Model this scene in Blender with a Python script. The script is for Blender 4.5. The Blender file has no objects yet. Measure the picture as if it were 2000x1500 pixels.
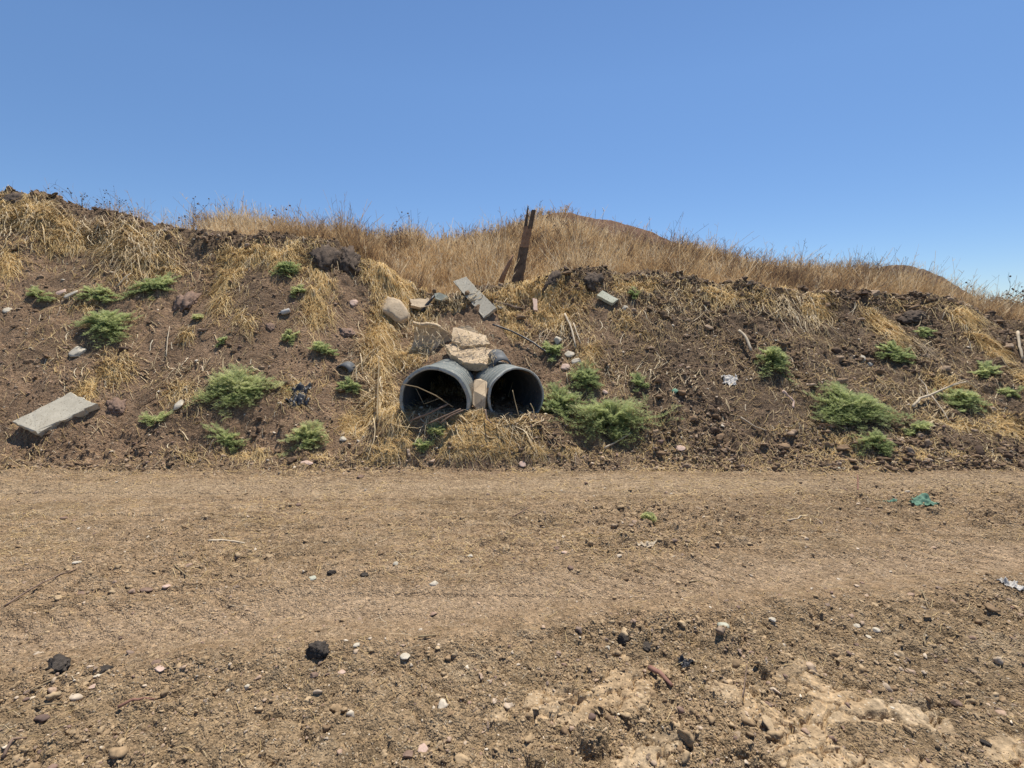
import bpy, math, random
import numpy as np
from mathutils import Vector
random.seed(7)
R = math.radians
sc = bpy.context.scene
# ------------------------------------------------------------------ camera
F = 930.0; TH = R(8.1); CZ = 1.62
cam_d = bpy.data.cameras.new("camera"); cam = bpy.data.objects.new("camera", cam_d)
sc.collection.objects.link(cam); sc.camera = cam
cam_d.sensor_width = 36; cam_d.lens = F/2000*36; cam_d.clip_start = .05; cam_d.clip_end = 3000
cam.location = (0, 0, CZ); cam.rotation_euler = (R(90)-TH, 0, 0)
# ------------------------------------------------------------------ world, sun, exposure
SUN_EL, SUN_AZ = R(69), R(28)
w = bpy.data.worlds.new("World"); sc.world = w; w.use_nodes = True
nt = w.node_tree; bg = nt.nodes["Background"]
sky = nt.nodes.new("ShaderNodeTexSky"); sky.sky_type = 'NISHITA'; sky.sun_disc = False
sky.sun_elevation = SUN_EL; sky.sun_rotation = SUN_AZ; sky.altitude = 1800
sky.air_density = 1.0; sky.dust_density = .15; sky.ozone_density = 3.2
hs = nt.nodes.new("ShaderNodeHueSaturation"); hs.inputs[1].default_value = 1.08; nt.links.new(sky.outputs[0], hs.inputs[4]); tc = nt.nodes.new("ShaderNodeTexCoord"); sx = nt.nodes.new("ShaderNodeSeparateXYZ"); nt.links.new(tc.outputs["Generated"], sx.inputs[0])
rp = nt.nodes.new("ShaderNodeValToRGB"); nt.links.new(sx.outputs[2], rp.inputs[0]); mu = nt.nodes.new("ShaderNodeMix"); mu.data_type = 'RGBA'; mu.blend_type = 'MULTIPLY'; mu.inputs[0].default_value = 1
rp.color_ramp.elements[0].color = (.62, .66, .74, 1); rp.color_ramp.elements[1].position = .40     # painted-in darkening of the too-white sky light towards the horizon
nt.links.new(hs.outputs[0], mu.inputs[6]); nt.links.new(rp.outputs[0], mu.inputs[7]); nt.links.new(mu.outputs[2], bg.inputs[0]); bg.inputs[1].default_value = .115
sd = bpy.data.lights.new("sun", 'SUN'); sun = bpy.data.objects.new("sun", sd); sc.collection.objects.link(sun)
sd.energy = 5.0; sd.angle = R(.5); sd.color = (1, .95, .86)
sdir = Vector((math.sin(SUN_AZ)*math.cos(SUN_EL), math.cos(SUN_AZ)*math.cos(SUN_EL), math.sin(SUN_EL)))
sun.rotation_euler = sdir.to_track_quat('Z', 'Y').to_euler()
sc.view_settings.view_transform = 'Standard'; sc.view_settings.look = 'None'
sc.view_settings.exposure = .35; sc.view_settings.gamma = 1
# ------------------------------------------------------------------ noise
rg = np.random.default_rng(11)
TG = rg.uniform(0, 2*math.pi, (512, 512)); TGx, TGy = np.cos(TG), np.sin(TG)
TR = rg.random((4, 512, 512))
def perlin(x, y):
    xi = np.floor(x).astype(np.int64); yi = np.floor(y).astype(np.int64); fx = x-xi; fy = y-yi
    u = fx*fx*fx*(fx*(fx*6-15)+10); v = fy*fy*fy*(fy*(fy*6-15)+10)
    def g(a, b): return TGx[(xi+a) & 511, (yi+b) & 511]*(fx-a)+TGy[(xi+a) & 511, (yi+b) & 511]*(fy-b)
    a = g(0, 0)*(1-u)+g(1, 0)*u; b = g(0, 1)*(1-u)+g(1, 1)*u
    return (a*(1-v)+b*v)*1.5
def fbm(x, y, o=3, s=0.):
    r = 0; a = 1.
    for k in range(o):
        r = r+a*perlin(x*2**k+17.3*k+s, y*2**k+9.1*k+s*1.7); a *= .5
    return r
def worley(x, y, s=0):
    xi = np.floor(x).astype(np.int64); yi = np.floor(y).astype(np.int64)
    f1 = np.full(x.shape, 9.); f2 = np.full(x.shape, 9.); c = np.zeros(x.shape)
    for a in (-1, 0, 1):
        for b in (-1, 0, 1):
            i = (xi+a+s*37) & 511; j = (yi+b+s*91) & 511
            d = np.hypot(xi+a+TR[0, i, j]-x, yi+b+TR[1, i, j]-y)
            m = d < f1
            f2 = np.where(m, f1, np.minimum(f2, d)); c = np.where(m, TR[2, i, j], c); f1 = np.where(m, d, f1)
    return f1, f2, c
def ss(a, b, x):
    t = np.clip((x-a)/(b-a), 0, 1); return t*t*(3-2*t)
# ------------------------------------------------------------------ projection helpers
CT, ST = math.cos(TH), math.sin(TH)
def ray(px, py):
    r = (px-1000)/F; u = (750-py)/F
    return r, u*ST+CT, u*CT-ST          # world direction
def at(px, py, Y):
    dx, dy, dz = ray(px, py); t = Y/dy
    return Vector((dx*t, Y, CZ+dz*t))
def row(pts, Y, dz=0.):
    P = [at(a, b, Y) for a, b in pts]
    return np.array([p.x for p in P]), np.array([p.z+dz for p in P])
# ------------------------------------------------------------------ terrain
YC_X = np.array([-14, -9, -5, -2, 0, 4, 9, 14.]); YC_Y = np.array([9.4, 9.2, 8.6, 8.1, 8.1, 8.2, 8.4, 8.8])
def ycr(x): return np.interp(x, YC_X, YC_Y)+.12*perlin(x*.9, x*0+3.3)
crest_px = [(-700, 420), (-300, 400), (0, 382), (50, 378), (110, 392), (200, 415), (300, 440), (400, 456), (500, 462), (600, 462), (650, 470), (700, 505),
            (760, 548), (830, 588), (880, 585), (930, 570), (1000, 562), (1050, 545), (1100, 532), (1280, 528), (1400, 550), (1500, 562), (1600, 572),
            (1700, 584), (1800, 582), (1860, 592), (1920, 615), (2000, 640), (2200, 660), (2700, 700)]
def crest_Z():
    X, Z = [], []
    for a, b in crest_px:
        Y = 8.3
        for _ in range(4):
            p = at(a, b, Y); Y = float(np.interp(p.x, YC_X, YC_Y))
        X.append(p.x); Z.append(p.z)
    return np.array(X), np.array(Z)
CX, CZZ = crest_Z()
sky13 = [(-700, 455), (0, 445), (200, 438), (350, 432), (450, 428), (560, 432), (640, 442), (700, 450), (780, 452), (880, 452), (950, 440), (1000, 426), (1060, 424),
         (1150, 445), (1250, 462), (1330, 470), (1420, 490), (1500, 507), (1600, 508), (1690, 512), (1760, 540), (1850, 562), (1920, 588), (2000, 610), (2300, 640), (2800, 650)]
R13 = row(sky13, 13, -.58); R18 = row([(a, b+8) for a, b in sky13], 18, -.6); R28 = row([(a, b+45) for a, b in sky13], 28, -1.0)
def bline(x): return 4.93+.10*perlin(x*.35+5, x*0+.5)+.07*perlin(x*1.6, x*0+2.5)+.03*perlin(x*5, x*0+4.5)+.03*x*0
def macro(x, y):
    x = np.asarray(x, float); y = np.asarray(y, float)
    yc = ycr(x); yb = bline(x); zc = np.interp(x, CX, CZZ)
    t = np.clip((y-yb)/(yc-yb), 0, 1)
    g = np.where(t < .06, t*t/.12*1.0, t-.03)/.97
    zf = zc*g
    ap = np.exp(-((x+.52)/1.32)**6)*np.clip((y-yb+.02)/.50, 0, 1)**1.0*.535*ss(6.2, 5.7, y)      # apron of rubble and straw under the pipe mouths
    zf = np.maximum(zf, ap)
    d = y-yc
    z1 = zc-.16*ss(0, .7, d)
    z13 = np.interp(x, *R13); z18 = np.interp(x, *R18); z28 = np.interp(x, *R28)
    k1 = ss(0, 1, np.clip((y-yc-.5)/(13-yc-.5), 0, 1))*.5+.5*np.clip((y-yc-.5)/(13-yc-.5), 0, 1)
    zb = z1*(1-k1)+z13*k1
    k2 = np.clip((y-13)/5, 0, 1); zb = zb+(z18-z13)*k2
    k3 = ss(18, 30, y); zb = zb+(z28-z18)*k3
    k4 = ss(30, 70, y); zb = zb*(1-k4)+.3*k4
    # reddish mound and the far dark mound behind the grass
    dx = (x-2.9)/np.where(x < 2.9, 2.6, 3.7); dy = (y-18.5)/3.2; zb = zb+1.12*np.exp(-(dx*dx+dy*dy)**1.7)
    dx = (x-16.2); dx = np.where(dx < 0, dx/1.5, dx/2.9); dy = (y-20.5)/3; zb = zb+1.75*np.exp(-(dx*dx+dy*dy)**1.2)
    return np.where(y < yc, zf, zb)
def slope_t(x, y): return (y-bline(x))/(ycr(x)-bline(x))
def rline(x): return 2.26+.1436*x+.06*perlin(x*1.3, x*0+8.)
def mid(x, y):
    z = macro(x, y); t = slope_t(x, y)
    sl = ss(-.02, .12, t)
    z = z+sl*(.085*fbm(x*.9, y*.9, 2, 3.)+.045*fbm(x*3.1, y*3.1, 2, 7.))*(1-.4*ss(1.2, 1.6, t))
    # ledge of dumped clods under the crest
    z = z+.13*np.exp(-((t-.93)/.07)**2)*(.6+perlin(x*1.7, y*.6+40))
    z = z+.03*np.exp(-((t-.03)/.03)**2)*(1+perlin(x*2.3, y))
    # road: soft undulation, shallow wheel tracks, windrow on the near side
    rd = 1-sl; q = y-rline(x)
    z = z+rd*(.016*fbm(x*.8, y*1.2, 2, 1.))+rd*(-.030*np.exp(-((q-.36)/.2)**4)+.026*np.exp(-((q+.02)/.10)**2)*(1+.8*perlin(x*3, y*3)))
    z = z+rd*(-.012*np.exp(-((y-4.35-.02*x)/.22)**2))
    # rutted mud bottom right
    z = z+rd*ss(.1, -.3, q)*ss(-.4, .8, x)*.03*fbm((x*.8+y*.6)*3, (y*.8-x*.6)*1.6, 2, 5.)
    return z
PIPES = []      # mouth x, y, centre z, r outer, r inner, axis (ax, ay), length, fill level
def add_pipe(px, py, Y, r, yaw, L, fill):
    p = at(px, py, Y); a = R(yaw)
    PIPES.append((p.x, p.y, p.z, r, r-(.046 if r > .4 else .034), math.sin(a), math.cos(a), L, fill)); return PIPES[-1]
add_pipe(848, 785, 5.45, .420, 4, 2.3, .50)
add_pipe(1009, 775, 5.55, .355, -19, 2.2, .475)
def rough(x, y):
    t = slope_t(x, y); q = y-rline(x)
    r = .26+.52*ss(.12, -.1, q)+(.28+.22*ss(-.5, 1.5, x))*ss(.55, .8, q)*ss(2.1, 1.3, q)
    r = r*(1-ss(-.1, .02, t))+1.0*ss(-.1, .02, t)
    r = r*(1-.55*ss(.0, -.2, x/np.maximum(y, .1))*ss(.0, .3, perlin(x*.8+3, y*.8+5)+.1)*ss(.05, .2, t)*ss(.8, .65, t))
    return r*(.75+.5*ss(-.4, .5, perlin(x*.7+9, y*.7)))+.55*ss(.75, .95, t)*ss(1.25, 1.0, t)
def Hu(x, y, fine=True):
    x = np.asarray(x, float); y = np.asarray(y, float)
    z = mid(x, y)
    if not fine: return z
    r = rough(x, y); near = ss(16, 9, y)
    z = z+near*r*(.014*fbm(x*9, y*9, 2, 2.)+.009*fbm(x*31, y*31, 3, 4.))
    q = y-rline(x); fg = ss(.1, -.15, q)*near
    z = z+fg*(-.020*np.clip(1-np.abs(fbm(x*2.7+y, y*3.5, 3, 6.))*5, 0, 1)+.010*np.clip(fbm(x*14, y*14, 2, 8.)+.1, 0, .35)/.35)
    # tyre-cleat furrows pressed in the near wheel track
    z = z-near*.006*ss(.25, .1, np.abs(q-.42))*ss(.2, .7, np.sin((x*.75+y*1.3)*38+1.5*perlin(x*2, y*2)))*ss(-.2, .3, perlin(x*.9, y*.9+3))*1.8
    z = z-near*(1-ss(-.05, .0, slope_t(x, y)))*.010*ss(.1, .5, fbm(x*.45, y*9, 2, 23.))*ss(.1, .3, q)
    f1, f2, c = worley(x*6+.3*perlin(x*9, y*9), y*6); z = z+near*r*.050*np.where(c > .72, np.clip(1-(f1/.5)**2, 0, 1), 0)*c
    f1, f2, c = worley(x*17, y*17, 1); z = z+near*r*.022*np.where(c > .45, np.clip(1-(f1/.55)**2, 0, 1), 0)*c
    f1, f2, c = worley(x*42, y*42, 2); z = z+near*np.minimum(r+.12, 1)*.0085*np.where(c > .3, np.clip(1-(f1/.6)**2, 0, 1), 0)*c
    m = mudmask(x, y); z = z*(1-.75*m)+(mid(x, y)+.008*fbm(x*9, y*9, 3, 2.))*.75*m
    wx, wy = x*.85+y*.5, y*.85-x*.5; f1, f2, c = worley(wx*4.+.7*perlin(x*5, y*5)+.3*perlin(x*17, y*17), wy*11+.7*perlin(x*5+7, y*5)+.3*perlin(x*17+3, y*17), 3)
    z = z+ss(.15, .6, m)*(.020*c-.034*(1-ss(.02, .11, f2-f1)))
    return z
def mudmask(x, y):
    return .95*ss(.07, .24, fbm(x*2.6+y*1.4+2.2, y*4.4-x*.9+4, 2, 1.)*.9+.20-.42*np.hypot((x-1.15)/1.35, (y-1.5)/.62)**2)*ss(2.3, 1.9, y)
def H(x, y, fine=True):
    z = Hu(x, y, fine)
    for (mx, my, mz, r, ri, ax, ay, L, fl) in PIPES:
        al = (x-mx)*ax+(y-my)*ay; la = (x-mx)*ay-(y-my)*ax
        rm = (r+ri)/2
        zz = mz-np.sqrt(np.clip(rm*rm-la*la, 0, None))
        zz = np.maximum(zz, fl+.02*perlin(x*9, y*9)+.02*al)
        ins = (np.abs(la) < rm) & (al > 0) & (al < L-.1)
        z = np.where(ins, np.minimum(z, zz), z)
        # hollow in front of the mouth so that the ground meets the fill
        fr = np.exp(-(la/(r*.95))**4)*ss(-.25, -.04, al)*(al <= 0)
        z = z*(1-fr)+np.minimum(z, fl)*fr
    return z
def hu1(x, y): return float(Hu(np.array([x]), np.array([y]))[0])
def h1(x, y): return float(H(np.array([x]), np.array([y]))[0])
# ray hits on the mid-scale ground, on a coarse grid of view rays, used to look up real positions
GX = np.arange(-100, 2101, 10.); GY = np.arange(360, 1541, 10.)
def hits():
    px, py = np.meshgrid(GX, GY); dx, dy, dz = ray(px, py)
    Y = np.concatenate([np.arange(1., 9.6, .05), np.arange(9.6, 26, .25)])
    out = np.full(px.shape, 26.); done = np.zeros(px.shape, bool); pv = None; py_ = Y[0]
    for yv in Y:
        t = yv/dy; d = CZ+dz*t-mid(dx*t, np.full(px.shape, yv))
        if pv is not None:
            n = (~done) & (d < 0); k = pv/(pv-d+1e-9)
            out = np.where(n, py_+(yv-py_)*k, out); done |= n
        pv = d; py_ = yv
    return out
HY = hits()
def hit(px, py):
    px = np.asarray(px, float); py = np.asarray(py, float)
    a = np.clip((px-GX[0])/10, 0, len(GX)-1.001); b = np.clip((py-GY[0])/10, 0, len(GY)-1.001)
    i = a.astype(int); j = b.astype(int); u = a-i; v = b-j
    Y = (HY[j, i]*(1-u)+HY[j, i+1]*u)*(1-v)+(HY[j+1, i]*(1-u)+HY[j+1, i+1]*u)*v
    dx, dy, dz = ray(px, py); return dx*Y/dy, Y
def gp(px, py, lift=0.):
    x, y = hit(px, py); x = float(x); y = float(y); return Vector((x, y, hu1(x, y)+lift))
def nrm(x, y, e=.12):
    f = lambda a, b: float(mid(np.array([a]), np.array([b]))[0])
    return Vector((f(x-e, y)-f(x+e, y), f(x, y-e)-f(x, y+e), 2*e)).normalized()
# ------------------------------------------------------------------ mesh helpers
def tag(o, label=None, cat=None, group=None, kind=None):
    if label: o['label'] = label
    if cat: o['category'] = cat
    if group: o['group'] = group
    if kind: o['kind'] = kind
    return o
def link(name, me, mat, parent=None, smooth=False):
    o = bpy.data.objects.new(name, me); sc.collection.objects.link(o)
    if mat: me.materials.append(mat)
    if smooth: me.shade_smooth()
    if parent: o.parent = parent
    return o
def empty(name, loc):
    o = bpy.data.objects.new(name, None); o.location = loc; sc.collection.objects.link(o); return o
def np_mesh(name, V, Fa, attrs=None, k=None):
    """V (n,3); Fa (m,k) faces"""
    me = bpy.data.meshes.new(name); n = len(V); m, k = Fa.shape
    me.vertices.add(n); me.vertices.foreach_set("co", np.ascontiguousarray(V, np.float32).ravel())
    me.loops.add(m*k); me.loops.foreach_set("vertex_index", np.ascontiguousarray(Fa, np.int32).ravel())
    me.polygons.add(m); me.polygons.foreach_set("loop_start", np.arange(0, m*k, k, dtype=np.int32))
    me.update(calc_edges=True)
    for an, av in (attrs or {}).items():
        if av.ndim == 1:
            a = me.attributes.new(an, 'FLOAT', 'POINT'); a.data.foreach_set("value", av.astype(np.float32))
        else:
            a = me.attributes.new(an, 'FLOAT_COLOR', 'POINT')
            c = np.ones((n, 4), np.float32); c[:, :3] = av; a.data.foreach_set("color", c.ravel())
    return me
def py_mesh(name, V, Fa, rnd=None):
    me = bpy.data.meshes.new(name); me.from_pydata([tuple(v) for v in V], [], Fa); me.update(); return me
class N:
    def __init__(s, name, rough=.9, spec=.2):
        s.m = bpy.data.materials.new(name); s.m.use_nodes = True; s.t = s.m.node_tree
        s.b = s.t.nodes["Principled BSDF"]; s.b.inputs["Roughness"].default_value = rough
        s.b.inputs["Specular IOR Level"].default_value = spec
    def n(s, ty, ins=None, **kw):
        o = s.t.nodes.new(ty)
        for k, v in kw.items(): setattr(o, k, v)
        for k, v in (ins or {}).items():
            if isinstance(v, bpy.types.NodeSocket): s.t.links.new(v, o.inputs[k])
            else: o.inputs[k].default_value = v
        return o
    def ramp(s, fac, stops):
        o = s.n("ShaderNodeValToRGB", {0: fac}); e = o.color_ramp.elements
        while len(e) < len(stops): e.new(.5)
        for a, (p, c) in zip(e, stops): a.position = p; a.color = (*c, 1) if len(c) == 3 else c
        return o.outputs[0]
    def noise(s, sc_, det=4, ro=.55, vec=None, out=0):
        i = {"Scale": sc_, "Detail": det, "Roughness": ro}
        if vec is not None: i["Vector"] = vec
        return s.n("ShaderNodeTexNoise", i).outputs[out]
    def mix(s, f, a, b, ty='MIX'):
        o = s.n("ShaderNodeMix", data_type='RGBA', blend_type=ty)
        for k, v in ((0, f), (6, a), (7, b)):
            if isinstance(v, bpy.types.NodeSocket): s.t.links.new(v, o.inputs[k])
            else: o.inputs[k].default_value = (*v, 1) if isinstance(v, tuple) and len(v) == 3 else v
        return o.outputs[2]
    def col(s, c):
        if isinstance(c, tuple): s.b.inputs["Base Color"].default_value = (*c, 1)
        else: s.t.links.new(c, s.b.inputs["Base Color"])
    def bump(s, h, st=.5, d=.01):
        o = s.n("ShaderNodeBump", {"Strength": st, "Distance": d, "Height": h})
        s.t.links.new(o.outputs[0], s.b.inputs["Normal"])
    def attr(s, name, out="Fac"): return s.n("ShaderNodeAttribute", attribute_name=name).outputs[out]
    def geo(s): return s.n("ShaderNodeNewGeometry").outputs["Position"]
    def obj(s): return s.n("ShaderNodeTexCoord").outputs["Object"]
def rnd_mat(name, stops, rough=.85, trans=0., var=0.):
    k = N(name, rough, .15); c = k.ramp(k.attr("rnd"), stops)
    if var: c = k.mix(1., c, k.ramp(k.noise(var, 3, .6, k.geo()), [(.3, (.6, .6, .6)), (.7, (1.25, 1.2, 1.15))]), 'MULTIPLY')
    k.col(c)
    if trans:
        tr = k.n("ShaderNodeBsdfTranslucent", {"Color": c}); mx = k.n("ShaderNodeMixShader", {0: trans})
        k.t.links.new(k.b.outputs[0], mx.inputs[1]); k.t.links.new(tr.outputs[0], mx.inputs[2])
        out = [q for q in k.t.nodes if q.type == 'OUTPUT_MATERIAL'][0]; k.t.links.new(mx.outputs[0], out.inputs[0])
    return k.m
def soil_mat():
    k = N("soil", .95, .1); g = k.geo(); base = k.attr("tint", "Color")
    n1 = k.noise(38, 5, .7, g); n2 = k.noise(6, 4, .6, g)
    c = k.mix(1., base, k.ramp(n1, [(.32, (.50, .49, .48)), (.5, (.97, .97, .97)), (.68, (1.5, 1.47, 1.42))]), 'MULTIPLY')
    c = k.mix(1., c, k.ramp(n2, [(.3, (.80, .78, .76)), (.7, (1.15, 1.15, 1.15))]), 'MULTIPLY')
    v = k.n("ShaderNodeTexVoronoi", {"Scale": 95., "Vector": g})
    sel = k.n("ShaderNodeSeparateColor", {0: v.outputs["Color"]}).outputs[0]
    ff = k.n("ShaderNodeMath", {0: sel, 1: .90}, operation='GREATER_THAN').outputs[0]
    dd = k.n("ShaderNodeMath", {0: v.outputs["Distance"], 1: .42}, operation='LESS_THAN').outputs[0]
    ff = k.n("ShaderNodeMath", {0: ff, 1: dd}, operation='MULTIPLY').outputs[0]
    ff = k.n("ShaderNodeMath", {0: ff, 1: .75}, operation='MULTIPLY').outputs[0]
    c = k.mix(ff, c, (.50, .41, .29))
    f2 = k.n("ShaderNodeMath", {0: sel, 1: .10}, operation='LESS_THAN').outputs[0]
    f2 = k.n("ShaderNodeMath", {0: f2, 1: dd}, operation='MULTIPLY').outputs[0]
    f2 = k.n("ShaderNodeMath", {0: f2, 1: .6}, operation='MULTIPLY').outputs[0]
    c = k.mix(f2, c, (.07, .055, .045))
    k.col(c)
    v2 = k.n("ShaderNodeTexVoronoi", {"Scale": 38., "Vector": g}); v3 = k.n("ShaderNodeTexVoronoi", {"Scale": 190., "Vector": g})
    hh = k.n("ShaderNodeMath", {0: k.noise(75, 6, .75, g), 1: v.outputs["Distance"]}, operation='SUBTRACT').outputs[0]
    hh = k.n("ShaderNodeMath", {0: hh, 1: v2.outputs["Distance"]}, operation='SUBTRACT').outputs[0]
    v3d = k.n("ShaderNodeMath", {0: v3.outputs["Distance"], 1: .5}, operation='MULTIPLY').outputs[0]
    hh = k.n("ShaderNodeMath", {0: hh, 1: v3d}, operation='SUBTRACT').outputs[0]
    cr = k.n("ShaderNodeMath", {0: k.attr("crust"), 1: .72}, operation='MULTIPLY').outputs[0]; st = k.n("ShaderNodeMath", {0: 1., 1: cr}, operation='SUBTRACT').outputs[0]
    bp = k.n("ShaderNodeBump", {"Strength": st, "Distance": .014, "Height": hh}); k.t.links.new(bp.outputs[0], k.b.inputs["Normal"])
    return k.m
SOIL = soil_mat()
def tint(x, y, z=None):
    t = slope_t(x, y); sl = ss(-.06, .06, t+.05*perlin(x*4, y*4)); q = y-rline(x)
    road = np.array([.375, .260, .156]); rng = lambda a: np.array(a)
    def lay(c, m, col): return c*(1-m[..., None])+rng(col)*m[..., None]
    c = np.broadcast_to(road, x.shape+(3,)).copy()
    c = lay(c, .7*ss(.0, .5, fbm(x*.9, y*2.2, 3, 12.))*ss(2.6, 3.4, y), (.285, .20, .115))
    c = lay(c, .55*ss(.1, .6, fbm(x*.5+3, y*6, 3, 14.))*ss(-.1, .2, q), (.43, .31, .195))
    c = lay(c, .45*ss(.0, .5, fbm(x*5, y*9, 3, 16.)), (.275, .188, .105))
    c = lay(c, .35*ss(.1, .6, fbm(x*7, y*12, 3, 18.)), (.46, .35, .235))
    c = lay(c, .6*ss(.1, -.25, q), (.35, .255, .15))
    c = lay(c, .75*ss(.25, .6, fbm(x*2.1, y*2.8, 3, 22.))*ss(.0, -.3, q), (.41, .315, .205))
    c = lay(c, .5*mudmask(x, y)*ss(-.1, .3, fbm(x*3, y*3, 2, 31.)), (.345, .265, .172))
    c = lay(c, .55*ss(.05, .5, fbm(x*1.7+5, y*2.6, 3, 27.))*ss(.1, -.2, q), (.25, .178, .105))
    c = lay(c, .4*ss(-.1, .4, fbm(x*.6+2, y*1.3, 2, 29.))*ss(.7, 1., q)*ss(2.3, 1.8, q)*ss(-.5, 1.5, x), (.25, .175, .108))
    c = lay(c, .8*np.exp(-((q-.36)/.17)**4), (.425, .305, .195)); c = lay(c, .7*np.exp(-((y-4.4-.02*x)/.22)**4), (.43, .315, .20))
    u = x/np.maximum(y, .1)
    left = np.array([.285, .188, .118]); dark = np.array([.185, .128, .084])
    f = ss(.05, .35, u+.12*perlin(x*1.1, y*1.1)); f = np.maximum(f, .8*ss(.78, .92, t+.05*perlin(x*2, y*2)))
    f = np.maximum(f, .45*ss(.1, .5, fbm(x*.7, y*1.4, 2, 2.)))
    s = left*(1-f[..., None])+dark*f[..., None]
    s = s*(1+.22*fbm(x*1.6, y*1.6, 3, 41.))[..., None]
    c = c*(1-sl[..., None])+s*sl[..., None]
    # the pale dusty streaks on the right part of the slope
    m = sl*ss(.5, .8, u)*ss(.25, .6, fbm((x+y*.9)*2.6, (y-x*.5)*.9, 3, 51.))*ss(.85, .5, t)
    c = lay(c, .55*m, (.30, .24, .18))
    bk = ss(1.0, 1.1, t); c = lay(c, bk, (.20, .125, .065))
    dm = np.exp(-(((x-3.4)/2.8)**2+((y-18.5)/3)**2)); c = lay(c, .95*ss(.25, .5, dm), (.20, .115, .075))
    dm = np.exp(-(((x-16.8)/2.8)**2+((y-20.5)/3)**2)); c = lay(c, .9*ss(.2, .5, dm), (.15, .105, .08))
    return c
def ground():
    ys = [-6.]
    while ys[-1] < 1000:
        y = ys[-1]
        d = .35 if y < .4 else (.0052+.0012*max(0, y-1.5) if y < 4.9 else (.0095 if y < 9.3 else (.0095+(y-9.3)*.03)))
        ys.append(y+d)
    ys = np.array(ys); nu = 1500
    u = np.linspace(-1.65, 1.65, nu)
    yy = np.repeat(ys, nu).reshape(-1, nu); xx = u[None, :]*(np.maximum(yy, .5)+1.6)
    z = np.empty_like(xx)
    for a in range(0, len(ys), 120): z[a:a+120] = H(xx[a:a+120], yy[a:a+120])
    col = np.empty(xx.shape+(3,), np.float32)
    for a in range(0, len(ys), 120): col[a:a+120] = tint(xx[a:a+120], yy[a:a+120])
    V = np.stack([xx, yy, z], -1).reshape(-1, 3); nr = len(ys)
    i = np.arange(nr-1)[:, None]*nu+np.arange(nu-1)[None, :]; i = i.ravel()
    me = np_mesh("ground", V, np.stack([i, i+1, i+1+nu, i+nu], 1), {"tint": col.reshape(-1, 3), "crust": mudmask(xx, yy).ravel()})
    o = link("ground", me, SOIL, smooth=True); tag(o, kind="structure"); print("ground", V.shape)
ground()
def cover():
    for (mx, my, mz, r, ri, ax, ay, L, fl) in PIPES:
        la = np.linspace(-r*.985, r*.985, 110); al = np.linspace(.05, L+.3, 220)
        A, B = np.meshgrid(al, la, indexing='ij'); x = mx+A*ax+B*ay; y = my+A*ay-B*ax
        z = np.maximum(Hu(x, y)+.004, mz+np.sqrt(np.clip(r*r-B*B, 0, None))-.04)
        n1, n2 = x.shape; i = (np.arange(n1-1)[:, None]*n2+np.arange(n2-1)[None, :]).ravel()
        me = np_mesh("soil_over_pipe", np.stack([x, y, z], -1).reshape(-1, 3), np.stack([i, i+1, i+1+n2, i+n2], 1), {"tint": tint(x, y).reshape(-1, 3)})
        tag(link("ground_over_pipe", me, SOIL, smooth=True), kind="structure")
cover()
# ------------------------------------------------------------------ scattered stuff: clods, pebbles
def ico(sub):
    import bmesh
    bm = bmesh.new(); bmesh.ops.create_icosphere(bm, subdivisions=sub, radius=1)
    V = np.array([v.co[:] for v in bm.verts]); Fa = np.array([[v.index for v in f.verts] for f in bm.faces]); bm.free(); return V, Fa
def rocks(name, x, y, s, mat, sub=1, sink=.35, flat=.65, rough_=.28, seed=1, rnd=None, z=None):
    g = np.random.default_rng(seed); V0, F0 = ico(sub); n = len(x); nv = len(V0)
    z = H(x, y) if z is None else z
    sx = s*g.uniform(.7, 1.35, n); sy = s*g.uniform(.7, 1.3, n); sz = s*g.uniform(flat*.6, flat*1.3, n); a = g.uniform(0, 6.28, n)
    pl = g.normal(size=(n, 9, 3)); pl /= np.linalg.norm(pl, axis=2, keepdims=True); pd = g.uniform(.28, .9, (n, 9))
    rad = np.ones((n, nv))
    for q in range(9):
        dt = pl[:, q] @ V0.T; rad = np.minimum(rad, np.where(dt > .05, pd[:, q:q+1]/np.maximum(dt, .05), 9.))
    for q in range(3):
        dv = g.normal(size=(n, 3)); dv *= (2.2+1.6*q)/np.linalg.norm(dv, axis=1, keepdims=True); rad = rad*(1+(.20-.04*q)*np.sin(dv @ V0.T+g.uniform(0, 6.28, (n, 1))))
    P = V0[None]*(rad*1.25)[..., None]*(1+g.uniform(-rough_, rough_, (n, nv, 1))*.3)
    X = P[..., 0]*sx[:, None]; Y = P[..., 1]*sy[:, None]; Z = P[..., 2]*sz[:, None]
    ti = g.uniform(-.5, .5, n)[:, None]; Y, Z = Y*np.cos(ti)-Z*np.sin(ti), Y*np.sin(ti)+Z*np.cos(ti)
    c, d = np.cos(a)[:, None], np.sin(a)[:, None]
    W = np.stack([x[:, None]+X*c-Y*d, y[:, None]+X*d+Y*c, (z+sz*(1-2*sink))[:, None]+Z], -1).reshape(-1, 3)
    Fa = (F0[None]+np.arange(n)[:, None, None]*nv).reshape(-1, 3)
    rn = g.random(n) if rnd is None else rnd
    return link(name, np_mesh(name, W, Fa, {"rnd": np.repeat(rn, nv)}), mat)
CLOD_L = rnd_mat("clod_soil", [(0, (.09, .062, .046)), (.35, (.16, .108, .068)), (.75, (.25, .17, .105)), (1, (.38, .29, .21))], .95, 0, 40)
CLOD_R = rnd_mat("clod_road", [(0, (.22, .15, .09)), (.45, (.345, .25, .148)), (.88, (.42, .315, .195)), (.93, (.22, .165, .13)), (.97, (.40, .29, .21)), (1, (.55, .47, .36))], .95, 0, 60)
PEB = rnd_mat("pebble", [(0, (.16, .11, .09)), (.3, (.30, .20, .15)), (.6, (.44, .33, .23)), (1, (.60, .53, .42))], .8, 0, 25)
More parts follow.
